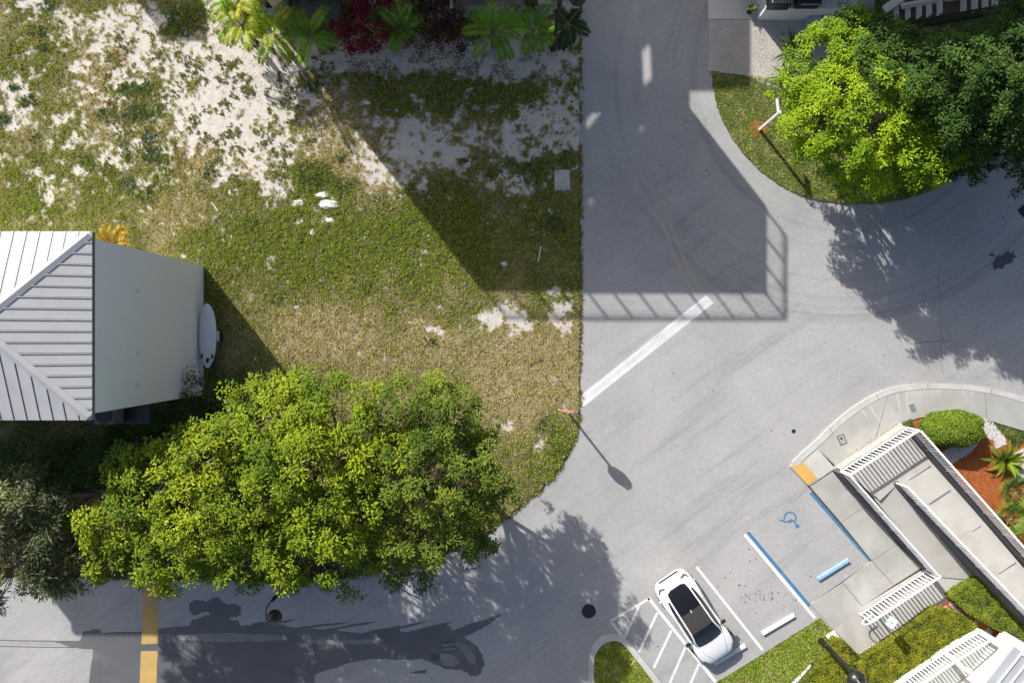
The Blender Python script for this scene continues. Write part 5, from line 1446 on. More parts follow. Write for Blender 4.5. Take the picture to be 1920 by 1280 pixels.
# ------------------------------------------------------------------ board on its trailer by the house wall
tr = thing("board_trailer", P(395, 640, 0.06), "black tube trailer standing along the grey house wall", "trailer")
def tp(x, y, z): return P(x, y, z)
ZB = 0.72
MB().tube([tp(384, 590, 0.55), tp(384, 690, 0.55)], 0.03, 8).build("frame_rail", M_BLACK, tr)
MB().tube([tp(404, 590, 0.55), tp(402, 690, 0.55)], 0.03, 8).build("frame_rail", M_BLACK, tr)
for y in (592, 640, 688):
    MB().tube([tp(380, y, 0.57), tp(408, y, 0.57)], 0.028, 8).build("cross_bar", M_BLACK, tr)
MB().tube([tp(393, 690, 0.55), tp(388, 738, 0.42)], 0.035, 8).build("tongue", M_BLACK, tr)
MB().tube([tp(387, 722, 0.06), tp(387, 722, 0.5)], 0.025, 8).build("jack_stand", M_STEEL, tr)
for x, sgn in ((378, -1), (412, 1)):
    c = tp(x, 630, 0.3)
    vs = []; nn = 20
    for w in (-0.07, 0.07):
        for k in range(nn):
            a = 2 * math.pi * k / nn; vs.append((c.x + w, c.y + 0.25 * math.cos(a), c.z + 0.25 * math.sin(a)))
    wh = MB().add(vs, [tuple(range(nn)), tuple(range(nn, 2 * nn))[::-1]] + [(k, nn + k, nn + (k + 1) % nn, (k + 1) % nn) for k in range(nn)]).build("wheel", M_TYRE, tr, bevel=0.02)
    if sgn > 0: MB().box((c.x, c.y, 0.58), (0.18, 0.5, 0.03)).build("mudguard", M_WHITE, tr)
bd = thing("paddle_board", P(390, 630, ZB), "white paddle board lying on the trailer by the house wall", "board")
# outline of the board: along y, nose up
bc = P(390, 629, ZB); Lb = 3.05; Wb = 0.84
prof = [(-1.0, 0.22), (-0.97, 0.26), (-0.88, 0.44), (-0.75, 0.66), (-0.55, 0.86), (-0.3, 0.97), (0.0, 1.0), (0.3, 0.97), (0.55, 0.86), (0.75, 0.68), (0.88, 0.48), (0.95, 0.30), (0.985, 0.15), (1.0, 0.04)]
vs = []; fs = []
for (s, w) in prof:
    y = bc.y + s * Lb / 2; hwid = w * Wb / 2; rk = 0.10 * max(0, s - 0.5) ** 2 * 4
    for (f, zz_) in ((-1, 0.05), (-0.85, 0.10), (0, 0.125), (0.85, 0.10), (1, 0.05), (0.8, 0.0), (-0.8, 0.0)):
        vs.append((bc.x + f * hwid, y, ZB - 0.02 + zz_ + rk))
m = 7
for i in range(len(prof) - 1):
    for k in range(m): fs.append((i * m + k, i * m + (k + 1) % m, (i + 1) * m + (k + 1) % m, (i + 1) * m + k))
fs.append(tuple(range(m))); fs.append(tuple((len(prof) - 1) * m + k for k in range(m))[::-1])
MB().add(vs, [f[::-1] for f in fs]).build("hull", plain("board_white", (0.66, 0.70, 0.74), 0.3, 0, 0.5, 0, 0.03), bd, True)
for (dx, dy, w, h) in ((-0.26, -0.98, 0.08, 0.20), (0.25, -0.98, 0.08, 0.20), (0.02, -1.18, 0.12, 0.22), (0.09, -1.12, 0.10, 0.06)):
    MB().box((bc.x + dx, bc.y + dy, ZB + 0.105), (w, h, 0.03)).build("fin_box", M_BLACK, bd)

# ------------------------------------------------------------------ loose things on the lot
M_ROCK = surf("white_limestone", (0.60, 0.59, 0.57), (0.74, 0.73, 0.72), 4, 0.9, (0.45, 0.44, 0.43), 14, 0.8)
def rock(x, y, sx, sy, sz, label, seed, flat=0.35):
    r = random.Random(seed); q = P(x, y, 0.04)
    import bmesh
    bm = bmesh.new(); bmesh.ops.create_icosphere(bm, subdivisions=2, radius=1.0)
    for v in bm.verts:
        k = 1 + r.uniform(-0.28, 0.28)
        v.co = Vector((v.co.x * sx * S * k, v.co.y * sy * S * k, max(v.co.z, -0.3) * sz * (0.8 + r.uniform(-.3, .3))))
    me = bpy.data.meshes.new("limestone_rock"); bm.to_mesh(me); bm.free(); me.materials.append(M_ROCK)
    o = bpy.data.objects.new("limestone_rock", me); COL.objects.link(o); o.location = q; tag(o, label, "rock", "white rocks on the lot")
rock(605, 366, 14, 7, 0.14, "flat white rock in the grass, upper of the big pair", 1)
rock(618, 384, 19, 9, 0.16, "widest flat white rock in the grass, lower of the big pair", 2)
rock(620, 414, 9, 7, 0.08, "pale rock just below the big pair of white rocks", 4)
rock(561, 380, 11, 6, 0.07, "pale rock left of the big pair of white rocks", 3)
rock(586, 436, 6, 8, 0.06, "small pale rock below and left of the big rock pair", 6)
rock(945, 495, 7, 5, 0.12, "single white rock in the shaded grass near the pipe", 7)
rock(690, 194, 8, 4, 0.05, "white scrap of rock in the shade below the palms", 8)
rock(237, 145, 6, 4, 0.08, "round white stone on the sand in the upper left", 9)
rock(176, 174, 4, 3, 0.06, "small white stone left of the round white stone", 10)
rock(204, 169, 4, 4, 0.06, "small white stone between the other two on the upper left grass", 12)
rock(1531, 43, 4, 3, 0.08, "white stone on the gravel by the white terrace", 13)
def stick(a, b, za, zb_, r, mat, name, label, cat):
    pa, pb = P(*a, za), P(*b, zb_)
    t = thing(name, pa, label, cat)
    MB().tube([pa, pa * 0.4 + pb * 0.6, pb], [r, r * 0.95, r * 0.85], 7).build("shaft", mat, t)
    return t, pa, pb
t, a_, b_ = stick((1009, 492), (1014, 462), 0.04, 0.9, 0.03, M_WHITE, "pipe_marker", "white plastic pipe stub leaning in the shaded grass", "pipe")
MB().tube([a_ + Vector((0.02, 0.03, 0.1)), a_ + Vector((0.2, -0.02, 0.02)), a_ + Vector((0.4, -0.03, 0.02))], 0.012, 6).build("cord", plain("cord_tan", (0.4, 0.3, 0.16)), t)
t, a_, b_ = stick((994, 689), (997, 653), 0.04, 0.55, 0.022, surf("stake_wood", (0.42, 0.30, 0.15), (0.52, 0.38, 0.2), 6), "wooden_stake", "leaning wooden stake in the sunny grass near the road", "stake")
MB().box(b_, (0.14, 0.05, 0.05), 0.2).build("stake_head", M_SOIL, t)
t, a_, b_ = stick((1044, 706), (1040, 701), 0.04, 0.9, 0.02, plain("green_stake", (0.03, 0.08, 0.03), 0.6), "metal_stake", "thin dark green stake above the stop sign", "stake")
MB().box(b_, (0.06, 0.06, 0.04)).build("stake_head", M_GREENLID, t)
t, a_, b_ = stick((398, 381), (409, 396), 0.07, 0.09, 0.022, M_WHITE, "plastic_pipe", "short white pipe lying in the grass right of the weeds", "pipe")
MB().lathe(a_ + Vector((0, 0, -0.03)), [(0.03, 0), (0.03, 0.06)], 8).build("pipe_end", M_WHITE, t)
t, a_, b_ = stick((955, 795), (988, 796), 0.07, 0.08, 0.014, surf("dry_branch", (0.4, 0.32, 0.24), (0.5, 0.42, 0.33), 6), "fallen_branch", "thin pale fallen branch on dry grass right of the large tree", "branch")
MB().tube([a_ * .5 + b_ * .5, a_ * .3 + b_ * .7 + Vector((0.05, 0.16, 0.02))], 0.008, 5).build("twig", M_SOIL, t)
# ------------------------------------------------------------------ foliage
M_LEAF = leafmat("tree_leaf", 0.5, 0.10, 0.2)
M_LEAFD = leafmat("dull_leaf", 0.5, 0.25, 0.45)
M_PALM = leafmat("palm_leaflet", 0.5, 0.22, 0.2)
M_BARK = surf("grey_bark", (0.16, 0.12, 0.09), (0.26, 0.20, 0.15), 6, 0.9, None, 30, 0.6)
M_TWIG = surf("pale_twig", (0.26, 0.20, 0.14), (0.36, 0.28, 0.2), 8, 0.85, None, 30, 0.4)
M_CORE = plain("hedge_core", (0.012, 0.018, 0.006), 0.95)

def leaf_quads(c, nrm, tang, ln, wd, fold=0.25):
    """diamond leaves: c base point (N,3), nrm, tang unit, ln (N,), wd (N,)"""
    side = np.cross(nrm, tang)
    tip = c + tang * ln[:, None] - nrm * (ln * 0.12)[:, None]
    mid = c + tang * (ln * 0.5)[:, None] + nrm * (wd * fold)[:, None] * 0
    l = mid + side * (wd * 0.5)[:, None] + nrm * (wd * fold)[:, None]
    r = mid - side * (wd * 0.5)[:, None] + nrm * (wd * fold)[:, None]
    V = np.stack([c, r, tip, l], 1).reshape(-1, 3)
    return V
def unit(v): return v / (np.linalg.norm(v, axis=-1, keepdims=True) + 1e-9)

def foliage(name, centers, outdir, per, rad, ln, wd, cols, rng, mat, parent, flat=0.5, upb=0.8, vary=0.25, rosette=False):
    """leaf sprays round cluster centres"""
    n = len(centers)
    c = np.repeat(centers, per, 0); od = np.repeat(outdir, per, 0)
    d = unit(rng.normal(0, 1, (n * per, 3)))
    rr = np.repeat(rad, per) * rng.uniform(0, 1, n * per) ** 0.5
    off = d * rr[:, None]
    # flatten the spray along its own outward direction
    dot = (off * od).sum(1, keepdims=True)
    off = off - od * dot * (1 - flat)
    p = c + off
    nr = unit(od * 0.45 + np.array([0, 0, upb * 0.6]) + np.array(to_sun) * 0.75 + rng.normal(0, 0.42, (n * per, 3)))
    tg = unit(off * 1.2 + rng.normal(0, 0.25, (n * per, 3)) * np.repeat(rad, per)[:, None])
    tg = unit(tg - nr * (tg * nr).sum(1, keepdims=True))
    L = ln * rng.uniform(0.5, 1.45, n * per); Wd = wd * rng.uniform(0.7, 1.25, n * per)
    V = leaf_quads(p, nr, tg, L, Wd)
    cc = np.repeat(cols, per, 0) * rng.uniform(1 - vary, 1 + vary, (n * per, 1))
    T = np.repeat(cc, 4, 0)
    F = np.arange(len(V))
    return np_mesh(name, V, F, 4, mat, parent, T)

def crown_clusters(lobes, density, rng, inner=0.35, low=-0.35, bough=0.44, sub=10, gap=2.3):
    """boughs spaced over the lobes' shells; each bough carries a flat fan of leaf clusters, gaps between"""
    C, O = [], []
    for li, (c, r) in enumerate(lobes):
        area = 4 * math.pi * ((r[0] * r[1]) ** 1.6 / 3 + (r[0] * r[2]) ** 1.6 / 3 + (r[1] * r[2]) ** 1.6 / 3) ** (1 / 1.6)
        n = max(4, int(area * density / sub * 1.5))
        cand = unit(rng.normal(0, 1, (n * 16, 3))); cand = cand[cand[:, 2] > low]
        k = np.where(rng.uniform(0, 1, len(cand)) < 0.72, 1 - np.abs(rng.normal(0, 0.10, len(cand))) + 0.18 * (rng.uniform(0, 1, len(cand)) ** 3), rng.uniform(0.45, 0.85, len(cand)))
        pos_ = c + cand * r * k[:, None]
        # drop what lies deep inside another lobe
        keep = np.ones(len(pos_), bool)
        for lj, (c2, r2) in enumerate(lobes):
            if lj != li: keep &= ((((pos_ - c2) / r2) ** 2).sum(1) > 0.62)
        cand, pos_ = cand[keep], pos_[keep]
        chosen = []
        for i in range(len(pos_)):
            if len(chosen) >= n: break
            if all(((pos_[i] - pos_[j]) ** 2).sum() > (bough * gap) ** 2 for j in chosen): chosen.append(i)
        for i in chosen:
            d = unit((cand[i] / r)[None])[0]; ax = unit((d * 0.6 + np.array([0, 0, 0.75]))[None])[0]
            sz = rng.uniform(0.55, 1.45)
            m = max(3, int(sub * sz * rng.uniform(0.8, 1.2))); q = rng.normal(0, 1, (m, 3)); q = unit(q) * (rng.uniform(0, 1, (m, 1)) ** 0.6) * bough * (0.5 + 0.6 * sz)
            q = q - ax * (q @ ax)[:, None] * 0.65
            # fans reach outwards along the branch
            h_ = np.array([cand[i][0], cand[i][1], 0.15]) + rng.normal(0, 0.35, 3); h_ = h_ / np.linalg.norm(h_)
            q = q + h_ * (q @ h_)[:, None] * rng.uniform(0.3, 1.0)
            q = q + rng.normal(0, 0.07, q.shape)
            q[:, 2] -= 0.35 * (np.linalg.norm(q, axis=1) / bough) ** 2 * bough
            C.append(pos_[i] + q); O.append(np.repeat(ax[None], m, 0))
        ni = int(n * inner * 0.5)
        d = unit(rng.normal(0, 1, (ni, 3))); kk = rng.uniform(0.2, 0.75, ni)
        C.append(c + d * r * kk[:, None]); O.append(unit(d + np.array([0, 0, .5])))
    C = np.concatenate(C); O = np.concatenate(O)
    return C, O, None

def limbs(parent, base, zfork, lobes, C, rng, r0, twigs=0.35, mat=None, tmat=None, name="trunk"):
    base = Vector(base); fork = Vector((base.x + rng.normal(0, 0.1), base.y + rng.normal(0, 0.1), zfork))
    mb = MB()
    mb.tube([base + Vector((0, 0, -0.05)), base + Vector((0, 0, 0.15)), base * 0.5 + fork * 0.5 + Vector((rng.normal(0, .06), rng.normal(0, .06), 0)), fork], [r0 * 1.5, r0 * 1.1, r0 * 0.95, r0 * 0.85], 9)
    cents = [Vector(c) for c, r in lobes]
    nodes = []
    for c in cents:
        c2 = c - Vector((0, 0, 0.25)); m_ = fork * 0.45 + c2 * 0.55 + Vector((0, 0, -0.35)) + Vector(rng.normal(0, 0.15, 3))
        mb.tube([fork, fork * 0.75 + m_ * 0.25 + Vector((0, 0, 0.05)), m_, c2], [r0 * 0.6, r0 * 0.5, r0 * 0.38, r0 * 0.2], 7)
        nodes += [m_, c2]
    tr_ = mb.build(name, mat or M_BARK, parent, True)
    mt = MB(); nn = np.array([tuple(q) for q in nodes])
    idx = rng.permutation(len(C))[:int(len(C) * twigs)]
    for i in idx:
        p = Vector(C[i]); k = int(np.argmin(((nn - C[i]) ** 2).sum(1))); a = nodes[k]
        m_ = a * 0.5 + p * 0.5 + Vector(rng.normal(0, 0.12, 3)) + Vector((0, 0, -0.08))
        mt.tube([a, m_, p], [0.035, 0.022, 0.008], 4, False)
    mt.build("branches", tmat or M_TWIG, parent, True)["kind"] = "stuff"

def tree(name, label, base, zfork, lobes_px, density, per, rad, ln, wd, palette, seed, mat=M_LEAF, r0=0.2, twigs=0.3, inner=0.35, low=-0.35, group=None, flat=0.5, upb=0.8, cat="tree", zb=0.03, pal_noise=1.5, gap=2.3):
    rng = np.random.default_rng(seed)
    b = G(*base, zb)
    t = thing(name, b, label, cat, group)
    lobes = []
    for (x, y, z, rx, ry, rz) in lobes_px:
        f = S * (H - z) / H
        lobes.append((np.array(P(x, y, z)), np.array([rx * f, ry * f, rz])))
    C, O, D = crown_clusters(lobes, density, rng, inner, low, gap=gap)
    k = C[:, 2] > 0.4
    C, O = C[k], O[k]
    pal = np.array(palette)
    mixv = np.clip(fbm(C[:, 0] * 10, C[:, 1] * 10, pal_noise * 10, 2, seed) * 1.5 - 0.25 + rng.normal(0, 0.22, len(C)), 0, 0.999)
    i0 = (mixv * (len(pal) - 1)).astype(int); fr = (mixv * (len(pal) - 1) - i0)[:, None]
    cols = pal[i0] * (1 - fr) + pal[np.minimum(i0 + 1, len(pal) - 1)] * fr
    rads = rad * rng.uniform(0.6, 1.3, len(C))
    foliage("crown", C, O, per, rads, ln, wd, cols, rng, mat, t, flat, upb)
    limbs(t, b, zfork, lobes, C, rng, r0, twigs)
    return t

LIME = [(0.10, 0.17, 0.012), (0.19, 0.26, 0.012), (0.28, 0.335, 0.014)]
MIDG = [(0.075, 0.13, 0.018), (0.125, 0.18, 0.02), (0.20, 0.25, 0.03)]
DULL = [(0.05, 0.075, 0.02), (0.10, 0.125, 0.035), (0.26, 0.28, 0.10)]
BRIGHT = [(0.17, 0.29, 0.012), (0.25, 0.375, 0.012), (0.32, 0.43, 0.016)]
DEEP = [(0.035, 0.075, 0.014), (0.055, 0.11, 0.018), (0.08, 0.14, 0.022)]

# the large mass in the lower left: three trees whose crowns touch
tree("broadleaf_tree", "bright lime green tree, left of the three joined crowns above the lower road", (445, 890), 2.8,
     [(300, 905, 6.6, 95, 75, 1.5), (230, 975, 6.2, 88, 62, 1.4), (390, 960, 7.0, 95, 80, 1.6), (330, 1040, 6.2, 110, 52, 1.2), (230, 1050, 5.6, 66, 42, 1.0), (420, 850, 7.2, 80, 60, 1.4), (470, 1040, 6.4, 70, 50, 1.2), (350, 850, 6.6, 66, 40, 1.0)],
     5.2, 26, 0.28, 0.15, 0.075, LIME, 101, twigs=0.10, inner=1.1, gap=2.15)
tree("broadleaf_tree", "lime green tree in the middle of the three joined crowns", (646, 833), 3.0,
     [(520, 780, 6.8, 95, 70, 1.6), (620, 775, 7.0, 90, 66, 1.6), (570, 870, 7.6, 110, 80, 1.7), (500, 940, 7.0, 80, 70, 1.5), (640, 960, 7.2, 90, 80, 1.5), (560, 1030, 6.4, 90, 55, 1.2), (690, 850, 7.2, 70, 80, 1.5), (530, 1075, 5.8, 46, 30, 0.8), (460, 760, 5.8, 55, 45, 1.0)],
     5.2, 26, 0.28, 0.15, 0.075, LIME, 102, twigs=0.10, inner=1.1, gap=2.15)
tree("broadleaf_tree", "darker olive tree, right of the three joined crowns beside the curve", (835, 830), 2.8,
     [(770, 770, 6.2, 80, 58, 1.4), (830, 790, 6.0, 62, 66, 1.4), (780, 880, 6.8, 100, 80, 1.6), (860, 890, 6.2, 75, 66, 1.4), (890, 945, 5.6, 62, 42, 1.0), (800, 975, 6.2, 90, 66, 1.3), (720, 1010, 6.2, 80, 55, 1.2), (860, 1000, 5.4, 60, 36, 0.9), (880, 830, 5.2, 40, 50, 1.0)],
     6.0, 32, 0.25, 0.14, 0.066, MIDG, 103, twigs=0.12, inner=1.1, gap=2.15)
# hanging sprays over the lower road
tree("broadleaf_tree", "low dark sprays hanging over the edge of the lower road", (640, 1010), 1.2,
     [(760, 1080, 3.0, 36, 22, 0.5), (640, 1095, 2.6, 34, 16, 0.5), (300, 1095, 2.8, 34, 16, 0.4), (690, 1060, 3.0, 40, 26, 0.6), (900, 1030, 3.0, 34, 18, 0.5)],
     7, 40, 0.36, 0.12, 0.06, MIDG, 104, twigs=0.6, inner=0.3, r0=0.08)
# feathery grey-green tree cut by the left edge
tree("feathery_tree", "grey green feathery tree cut by the left picture edge", (250, 905), 3.0,
     [(20, 960, 6.6, 75, 70, 1.5), (70, 1010, 6.2, 80, 66, 1.3), (20, 1065, 6.2, 90, 55, 1.3), (110, 1060, 5.6, 70, 42, 1.0), (-60, 1000, 6.6, 90, 90, 1.6), (130, 1000, 5.4, 50, 40, 0.9)],
     3.6, 34, 0.30, 0.22, 0.05, DULL, 105, mat=M_LEAFD, twigs=0.5, inner=0.25, flat=0.6)
# shaded undergrowth between the house and the trees
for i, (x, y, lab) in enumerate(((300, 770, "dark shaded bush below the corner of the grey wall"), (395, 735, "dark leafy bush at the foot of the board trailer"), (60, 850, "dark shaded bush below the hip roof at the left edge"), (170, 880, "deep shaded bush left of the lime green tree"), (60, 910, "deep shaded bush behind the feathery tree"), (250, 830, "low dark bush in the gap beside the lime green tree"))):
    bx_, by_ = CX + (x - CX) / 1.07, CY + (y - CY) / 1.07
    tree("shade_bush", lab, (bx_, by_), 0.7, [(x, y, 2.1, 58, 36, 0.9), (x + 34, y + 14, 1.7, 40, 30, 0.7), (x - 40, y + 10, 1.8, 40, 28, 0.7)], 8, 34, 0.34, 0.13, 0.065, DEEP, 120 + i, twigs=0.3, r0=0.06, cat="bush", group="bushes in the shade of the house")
# the bright tree and the darker ones by the stair house, whose leaf colours carry the shade
tree("bright_tree", "vivid yellow green tree on the rounded verge", (1520, 262), 1.9,
     [(1560, 130, 4.6, 80, 76, 1.5), (1552, 212, 4.6, 60, 76, 1.5), (1620, 200, 5.4, 100, 90, 1.8), (1612, 268, 4.7, 74, 52, 1.4), (1680, 290, 4.9, 90, 58, 1.4), (1690, 220, 5.3, 80, 70, 1.6), (1600, 80, 4.7, 50, 50, 1.2), (1520, 150, 3.9, 34, 42, 1.0), (1740, 265, 4.7, 66, 46, 1.2), (1606, 308, 4.0, 60, 34, 0.9), (1685, 328, 3.9, 66, 28, 0.8), (1795, 268, 5.0, 44, 34, 1.0), (1750, 215, 5.6, 50, 44, 1.1)],
     7.0, 38, 0.25, 0.12, 0.062, BRIGHT, 106, twigs=0.22, inner=0.5, gap=1.95)
tree("leafy_tree", "shade toned green tree behind the vivid one, beside the stair", (1620, 235), 3.0,
     [(1725, 138, 6.4, 95, 58, 1.7), (1650, 98, 5.6, 58, 42, 1.3), (1805, 150, 7.0, 95, 72, 1.8), (1830, 262, 5.4, 50, 38, 1.1), (1825, 212, 6.8, 68, 56, 1.6), (1605, 62, 4.8, 46, 34, 1.0)],
     5.6, 46, 0.26, 0.125, 0.066, [(0.035, 0.085, 0.015), (0.06, 0.125, 0.02), (0.09, 0.165, 0.025)], 107, twigs=0.35, inner=0.6, gap=1.95)  # leaf palette lowered to stand in for the house shade
tree("leafy_tree", "shade toned green tree at the right edge above the side road", (1735, 240), 2.8,
     [(1905, 95, 7.0, 66, 56, 1.8), (1920, 140, 7.8, 90, 80, 2.0), (1890, 210, 7.0, 80, 60, 1.6), (1990, 222, 7.0, 70, 54, 1.6), (1980, 60, 7.6, 90, 90, 2.0), (1800, 300, 4.0, 50, 30, 0.8), (1905, 300, 3.4, 40, 30, 0.7)],
     5.6, 46, 0.26, 0.125, 0.066, DEEP, 108, twigs=0.3, inner=0.6, gap=1.95)  # deep leaf palette stands in for shade here too

# ------------------------------------------------------------------ palms
def palm(name, label, base, zc, nf, flen, seed, col, group=None, droop=0.9, up=(0.15, 0.95), nl=20, lw=0.05, llen=0.42, stem=True, cat="palm", leaf_droop=0.25, trunk_r=0.05, zb=0.04, lean=(0, 0)):
    rng = np.random.default_rng(seed)
    b = G(*base, zb); t = thing(name, b, label, cat, group)
    top = np.array([b.x + lean[0], b.y + lean[1], zc])
    V = []; T = []; mr = MB()
    for k in range(nf):
        az = 2 * math.pi * (k * 0.381966 + rng.uniform(-0.05, 0.05)); el = rng.uniform(*up) * math.pi / 2
        L = flen * rng.uniform(0.75, 1.15)
        h = np.array([math.cos(az), math.sin(az), 0.0])
        pts = []; p = top.copy(); e = el
        ns = 10
        for i in range(ns + 1):
            pts.append(p.copy()); d = h * math.cos(e) + np.array([0, 0, math.sin(e)]); p = p + d * L / ns; e -= droop * 1.5 / ns * (0.4 + i / ns)
        pts = np.array(pts)
        mr.tube(pts, [0.018 * (1 - 0.8 * i / ns) + 0.003 for i in range(ns + 1)], 4, False)
        cc = np.array(col[rng.integers(len(col))]) * rng.uniform(0.8, 1.2)
        for j in range(nl):
            s = 0.16 + 0.84 * (j + 0.5) / nl; q = s * ns; i = min(int(q), ns - 1); pp = pts[i] * (1 - (q - i)) + pts[i + 1] * (q - i)
            tg = pts[i + 1] - pts[i]; tg = tg / np.linalg.norm(tg)
            sd_ = np.cross(tg, np.array([0, 0, 1.0])); sd_ /= (np.linalg.norm(sd_) + 1e-6); nu = np.cross(sd_, tg)
            ll = llen * (0.45 + 0.9 * math.sin(math.pi * min(s * 0.9 + 0.08, 1))) * rng.uniform(0.85, 1.15)
            for sg_ in (1, -1):
                d = sd_ * sg_ * 0.72 + tg * (0.55 + 0.3 * s) + nu * 0.22; d /= np.linalg.norm(d)
                m_ = pp + d * ll * 0.5; tip = pp + d * ll + np.array([0, 0, -ll * leaf_droop])
                w = np.cross(d, nu); w /= (np.linalg.norm(w) + 1e-6); w = w * lw * 0.5
                V += [pp, m_ + w, tip, m_ - w]; c2 = cc * rng.uniform(0.8, 1.2); T += [c2] * 4
    V = np.array(V); np_mesh("fronds", V, np.arange(len(V)), 4, M_PALM, t, np.array(T))
    mr.build("frond_ribs", M_PALMRIB, t, True)
    if stem:
        mb = MB()
        for k in range(3):
            a = k * 2.1 + seed; r = 0.14 if k else 0.0
            mb.tube([(b.x + r * math.cos(a), b.y + r * math.sin(a), zb - 0.03), (b.x + r * .6 * math.cos(a), b.y + r * .6 * math.sin(a), zc * 0.6), tuple(top)], [trunk_r * 1.2, trunk_r, trunk_r * 0.7], 7)
        mb.build("stem", M_BARK, t, True)
    return t
M_PALMRIB = plain("palm_rib", (0.20, 0.22, 0.05), 0.6)
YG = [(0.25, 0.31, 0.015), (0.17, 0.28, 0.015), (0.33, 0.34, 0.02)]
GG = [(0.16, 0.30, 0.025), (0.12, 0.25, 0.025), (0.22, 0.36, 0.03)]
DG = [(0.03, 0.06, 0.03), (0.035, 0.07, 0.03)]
def pg(x, y, z):      # ground position under a crown read at height z
    f = (H - z) / H
    return (CX + (x - CX) * f, CY + (y - CY) * f)
PG = "palms along the top edge"
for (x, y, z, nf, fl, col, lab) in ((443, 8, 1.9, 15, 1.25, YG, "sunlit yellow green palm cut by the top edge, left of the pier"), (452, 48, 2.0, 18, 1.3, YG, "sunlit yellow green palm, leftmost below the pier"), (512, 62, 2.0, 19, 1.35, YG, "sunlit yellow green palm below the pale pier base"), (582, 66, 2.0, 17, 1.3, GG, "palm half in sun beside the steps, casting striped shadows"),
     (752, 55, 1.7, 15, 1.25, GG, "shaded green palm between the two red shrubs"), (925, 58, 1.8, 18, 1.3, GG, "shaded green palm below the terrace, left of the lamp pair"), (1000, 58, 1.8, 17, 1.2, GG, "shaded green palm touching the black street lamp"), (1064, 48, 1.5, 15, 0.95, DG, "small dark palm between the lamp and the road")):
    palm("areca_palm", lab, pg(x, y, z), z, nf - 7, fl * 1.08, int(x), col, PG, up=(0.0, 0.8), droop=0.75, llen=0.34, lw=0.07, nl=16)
# red shrubs between the palms
RED = [(0.10, 0.008, 0.016), (0.20, 0.014, 0.035), (0.26, 0.02, 0.05)]
DRED = [(0.035, 0.035, 0.02), (0.06, 0.03, 0.02), (0.12, 0.012, 0.018)]
tree("red_shrub", "crimson leaved shrub between the steps and the palms", pg(685, 45, 2.0), 0.6, [(680, 40, 2.2, 42, 44, 0.9), (700, 12, 2.4, 40, 26, 0.8), (685, 72, 1.6, 36, 22, 0.6), (665, 50, 1.9, 26, 32, 0.7)], 9, 40, 0.28, 0.12, 0.06, RED, 130, twigs=0.3, r0=0.05, cat="shrub", group="red shrubs")
tree("red_shrub", "dull bronze red shrub left of the white post", pg(835, 40, 2.0), 0.6, [(825, 30, 2.1, 34, 40, 0.9), (845, 60, 1.6, 30, 32, 0.7), (815, 5, 2.2, 34, 26, 0.7)], 9, 36, 0.28, 0.11, 0.055, DRED, 131, twigs=0.4, r0=0.05, cat="shrub", group="red shrubs")
tree("low_shrub", "dark low planting under the crimson shrub and palm", pg(720, 72, 0.6), 0.3, [(720, 72, 0.7, 40, 18, 0.4), (670, 74, 0.6, 34, 14, 0.35), (780, 74, 0.6, 30, 14, 0.35), (880, 78, 0.6, 20, 12, 0.3)], 12, 24, 0.2, 0.08, 0.045, DEEP, 132, twigs=0.3, r0=0.03, cat="shrub")
# yellow croton behind the left house
palm("yellow_palm", "yellow leaved palm peeping out behind the left house wall", pg(214, 462, 2.2), 2.2, 12, 0.95, 214, [(0.42, 0.27, 0.03), (0.36, 0.25, 0.03)], None, up=(0.2, 0.9), droop=0.8, llen=0.34, lw=0.10, nl=14)
# strap leaved plants beside the gravel
def strap(name, label, base, n, L, w, seed, col, z0=0.06, up=(0.25, 0.9), group=None, cat="plant", stems=True, curl=0.9, zc=None):
    rng = np.random.default_rng(seed); b = G(*base, z0); t = thing(name, b, label, cat, group)
    V = []; F = []; T = []
    for k in range(n):
        az = k * 2.39996 + rng.uniform(-.2, .2); e = rng.uniform(*up) * math.pi / 2; h = np.array([math.cos(az), math.sin(az), 0]); s = np.array([-h[1], h[0], 0])
        l = L * rng.uniform(.7, 1.15); p = np.array([b.x, b.y, zc if zc else z0 + 0.02]); ns = 7; cc = np.array(col[rng.integers(len(col))]) * rng.uniform(.8, 1.2); b0 = len(V)
        for i in range(ns + 1):
            f = i / ns; ww = w * (0.55 + 0.9 * f if f < 0.5 else 2.0 * (1 - f) ** 0.8) * 0.5 + 0.003
            nrm = np.array([0, 0, 1]) * math.cos(e) - h * math.sin(e)
            V += [p - s * ww + nrm * ww * 0.3, p, p + s * ww + nrm * ww * 0.3]; T += [cc] * 3
            p = p + (h * math.cos(e) + np.array([0, 0, math.sin(e)])) * l / ns; e -= curl * 1.3 / ns
        for i in range(ns):
            a = b0 + i * 3
            F += [(a, a + 1, a + 4, a + 3), (a + 1, a + 2, a + 5, a + 4)]
    np_mesh("leaves", np.array(V), np.array(F).ravel(), 4, M_PALM, t, np.array(T), True)
    if stems:
        MB().tube([(b.x, b.y, 0.0), (b.x, b.y, (zc or z0) + 0.06)], [0.07, 0.05], 8).build("stem", M_BARK, t)
    return t
strap("strap_plant", "dark green strap leaved clump at the gravel edge, upper of two", pg(1486, 94, 0.9), 44, 1.05, 0.10, 31, [(0.05, 0.09, 0.03), (0.08, 0.13, 0.04)], 0.05, (0.15, 0.85), "strap leaved clumps by the gravel", zc=0.8)
strap("strap_plant", "dark green strap leaved clump under the vivid tree edge, lower of two", pg(1474, 146, 0.8), 40, 0.95, 0.09, 32, [(0.05, 0.09, 0.03), (0.07, 0.12, 0.03)], 0.05, (0.15, 0.85), "strap leaved clumps by the gravel", zc=0.7)
strap("potted_plant", "small leafy potted plant at the corner of the driveway", P(1411, 14, 0).xy and (1404, 24), 16, 0.35, 0.06, 33, [(0.12, 0.2, 0.04)], 0.07, (0.3, 0.95), None, "potted plant", True, 0.9, 0.45)
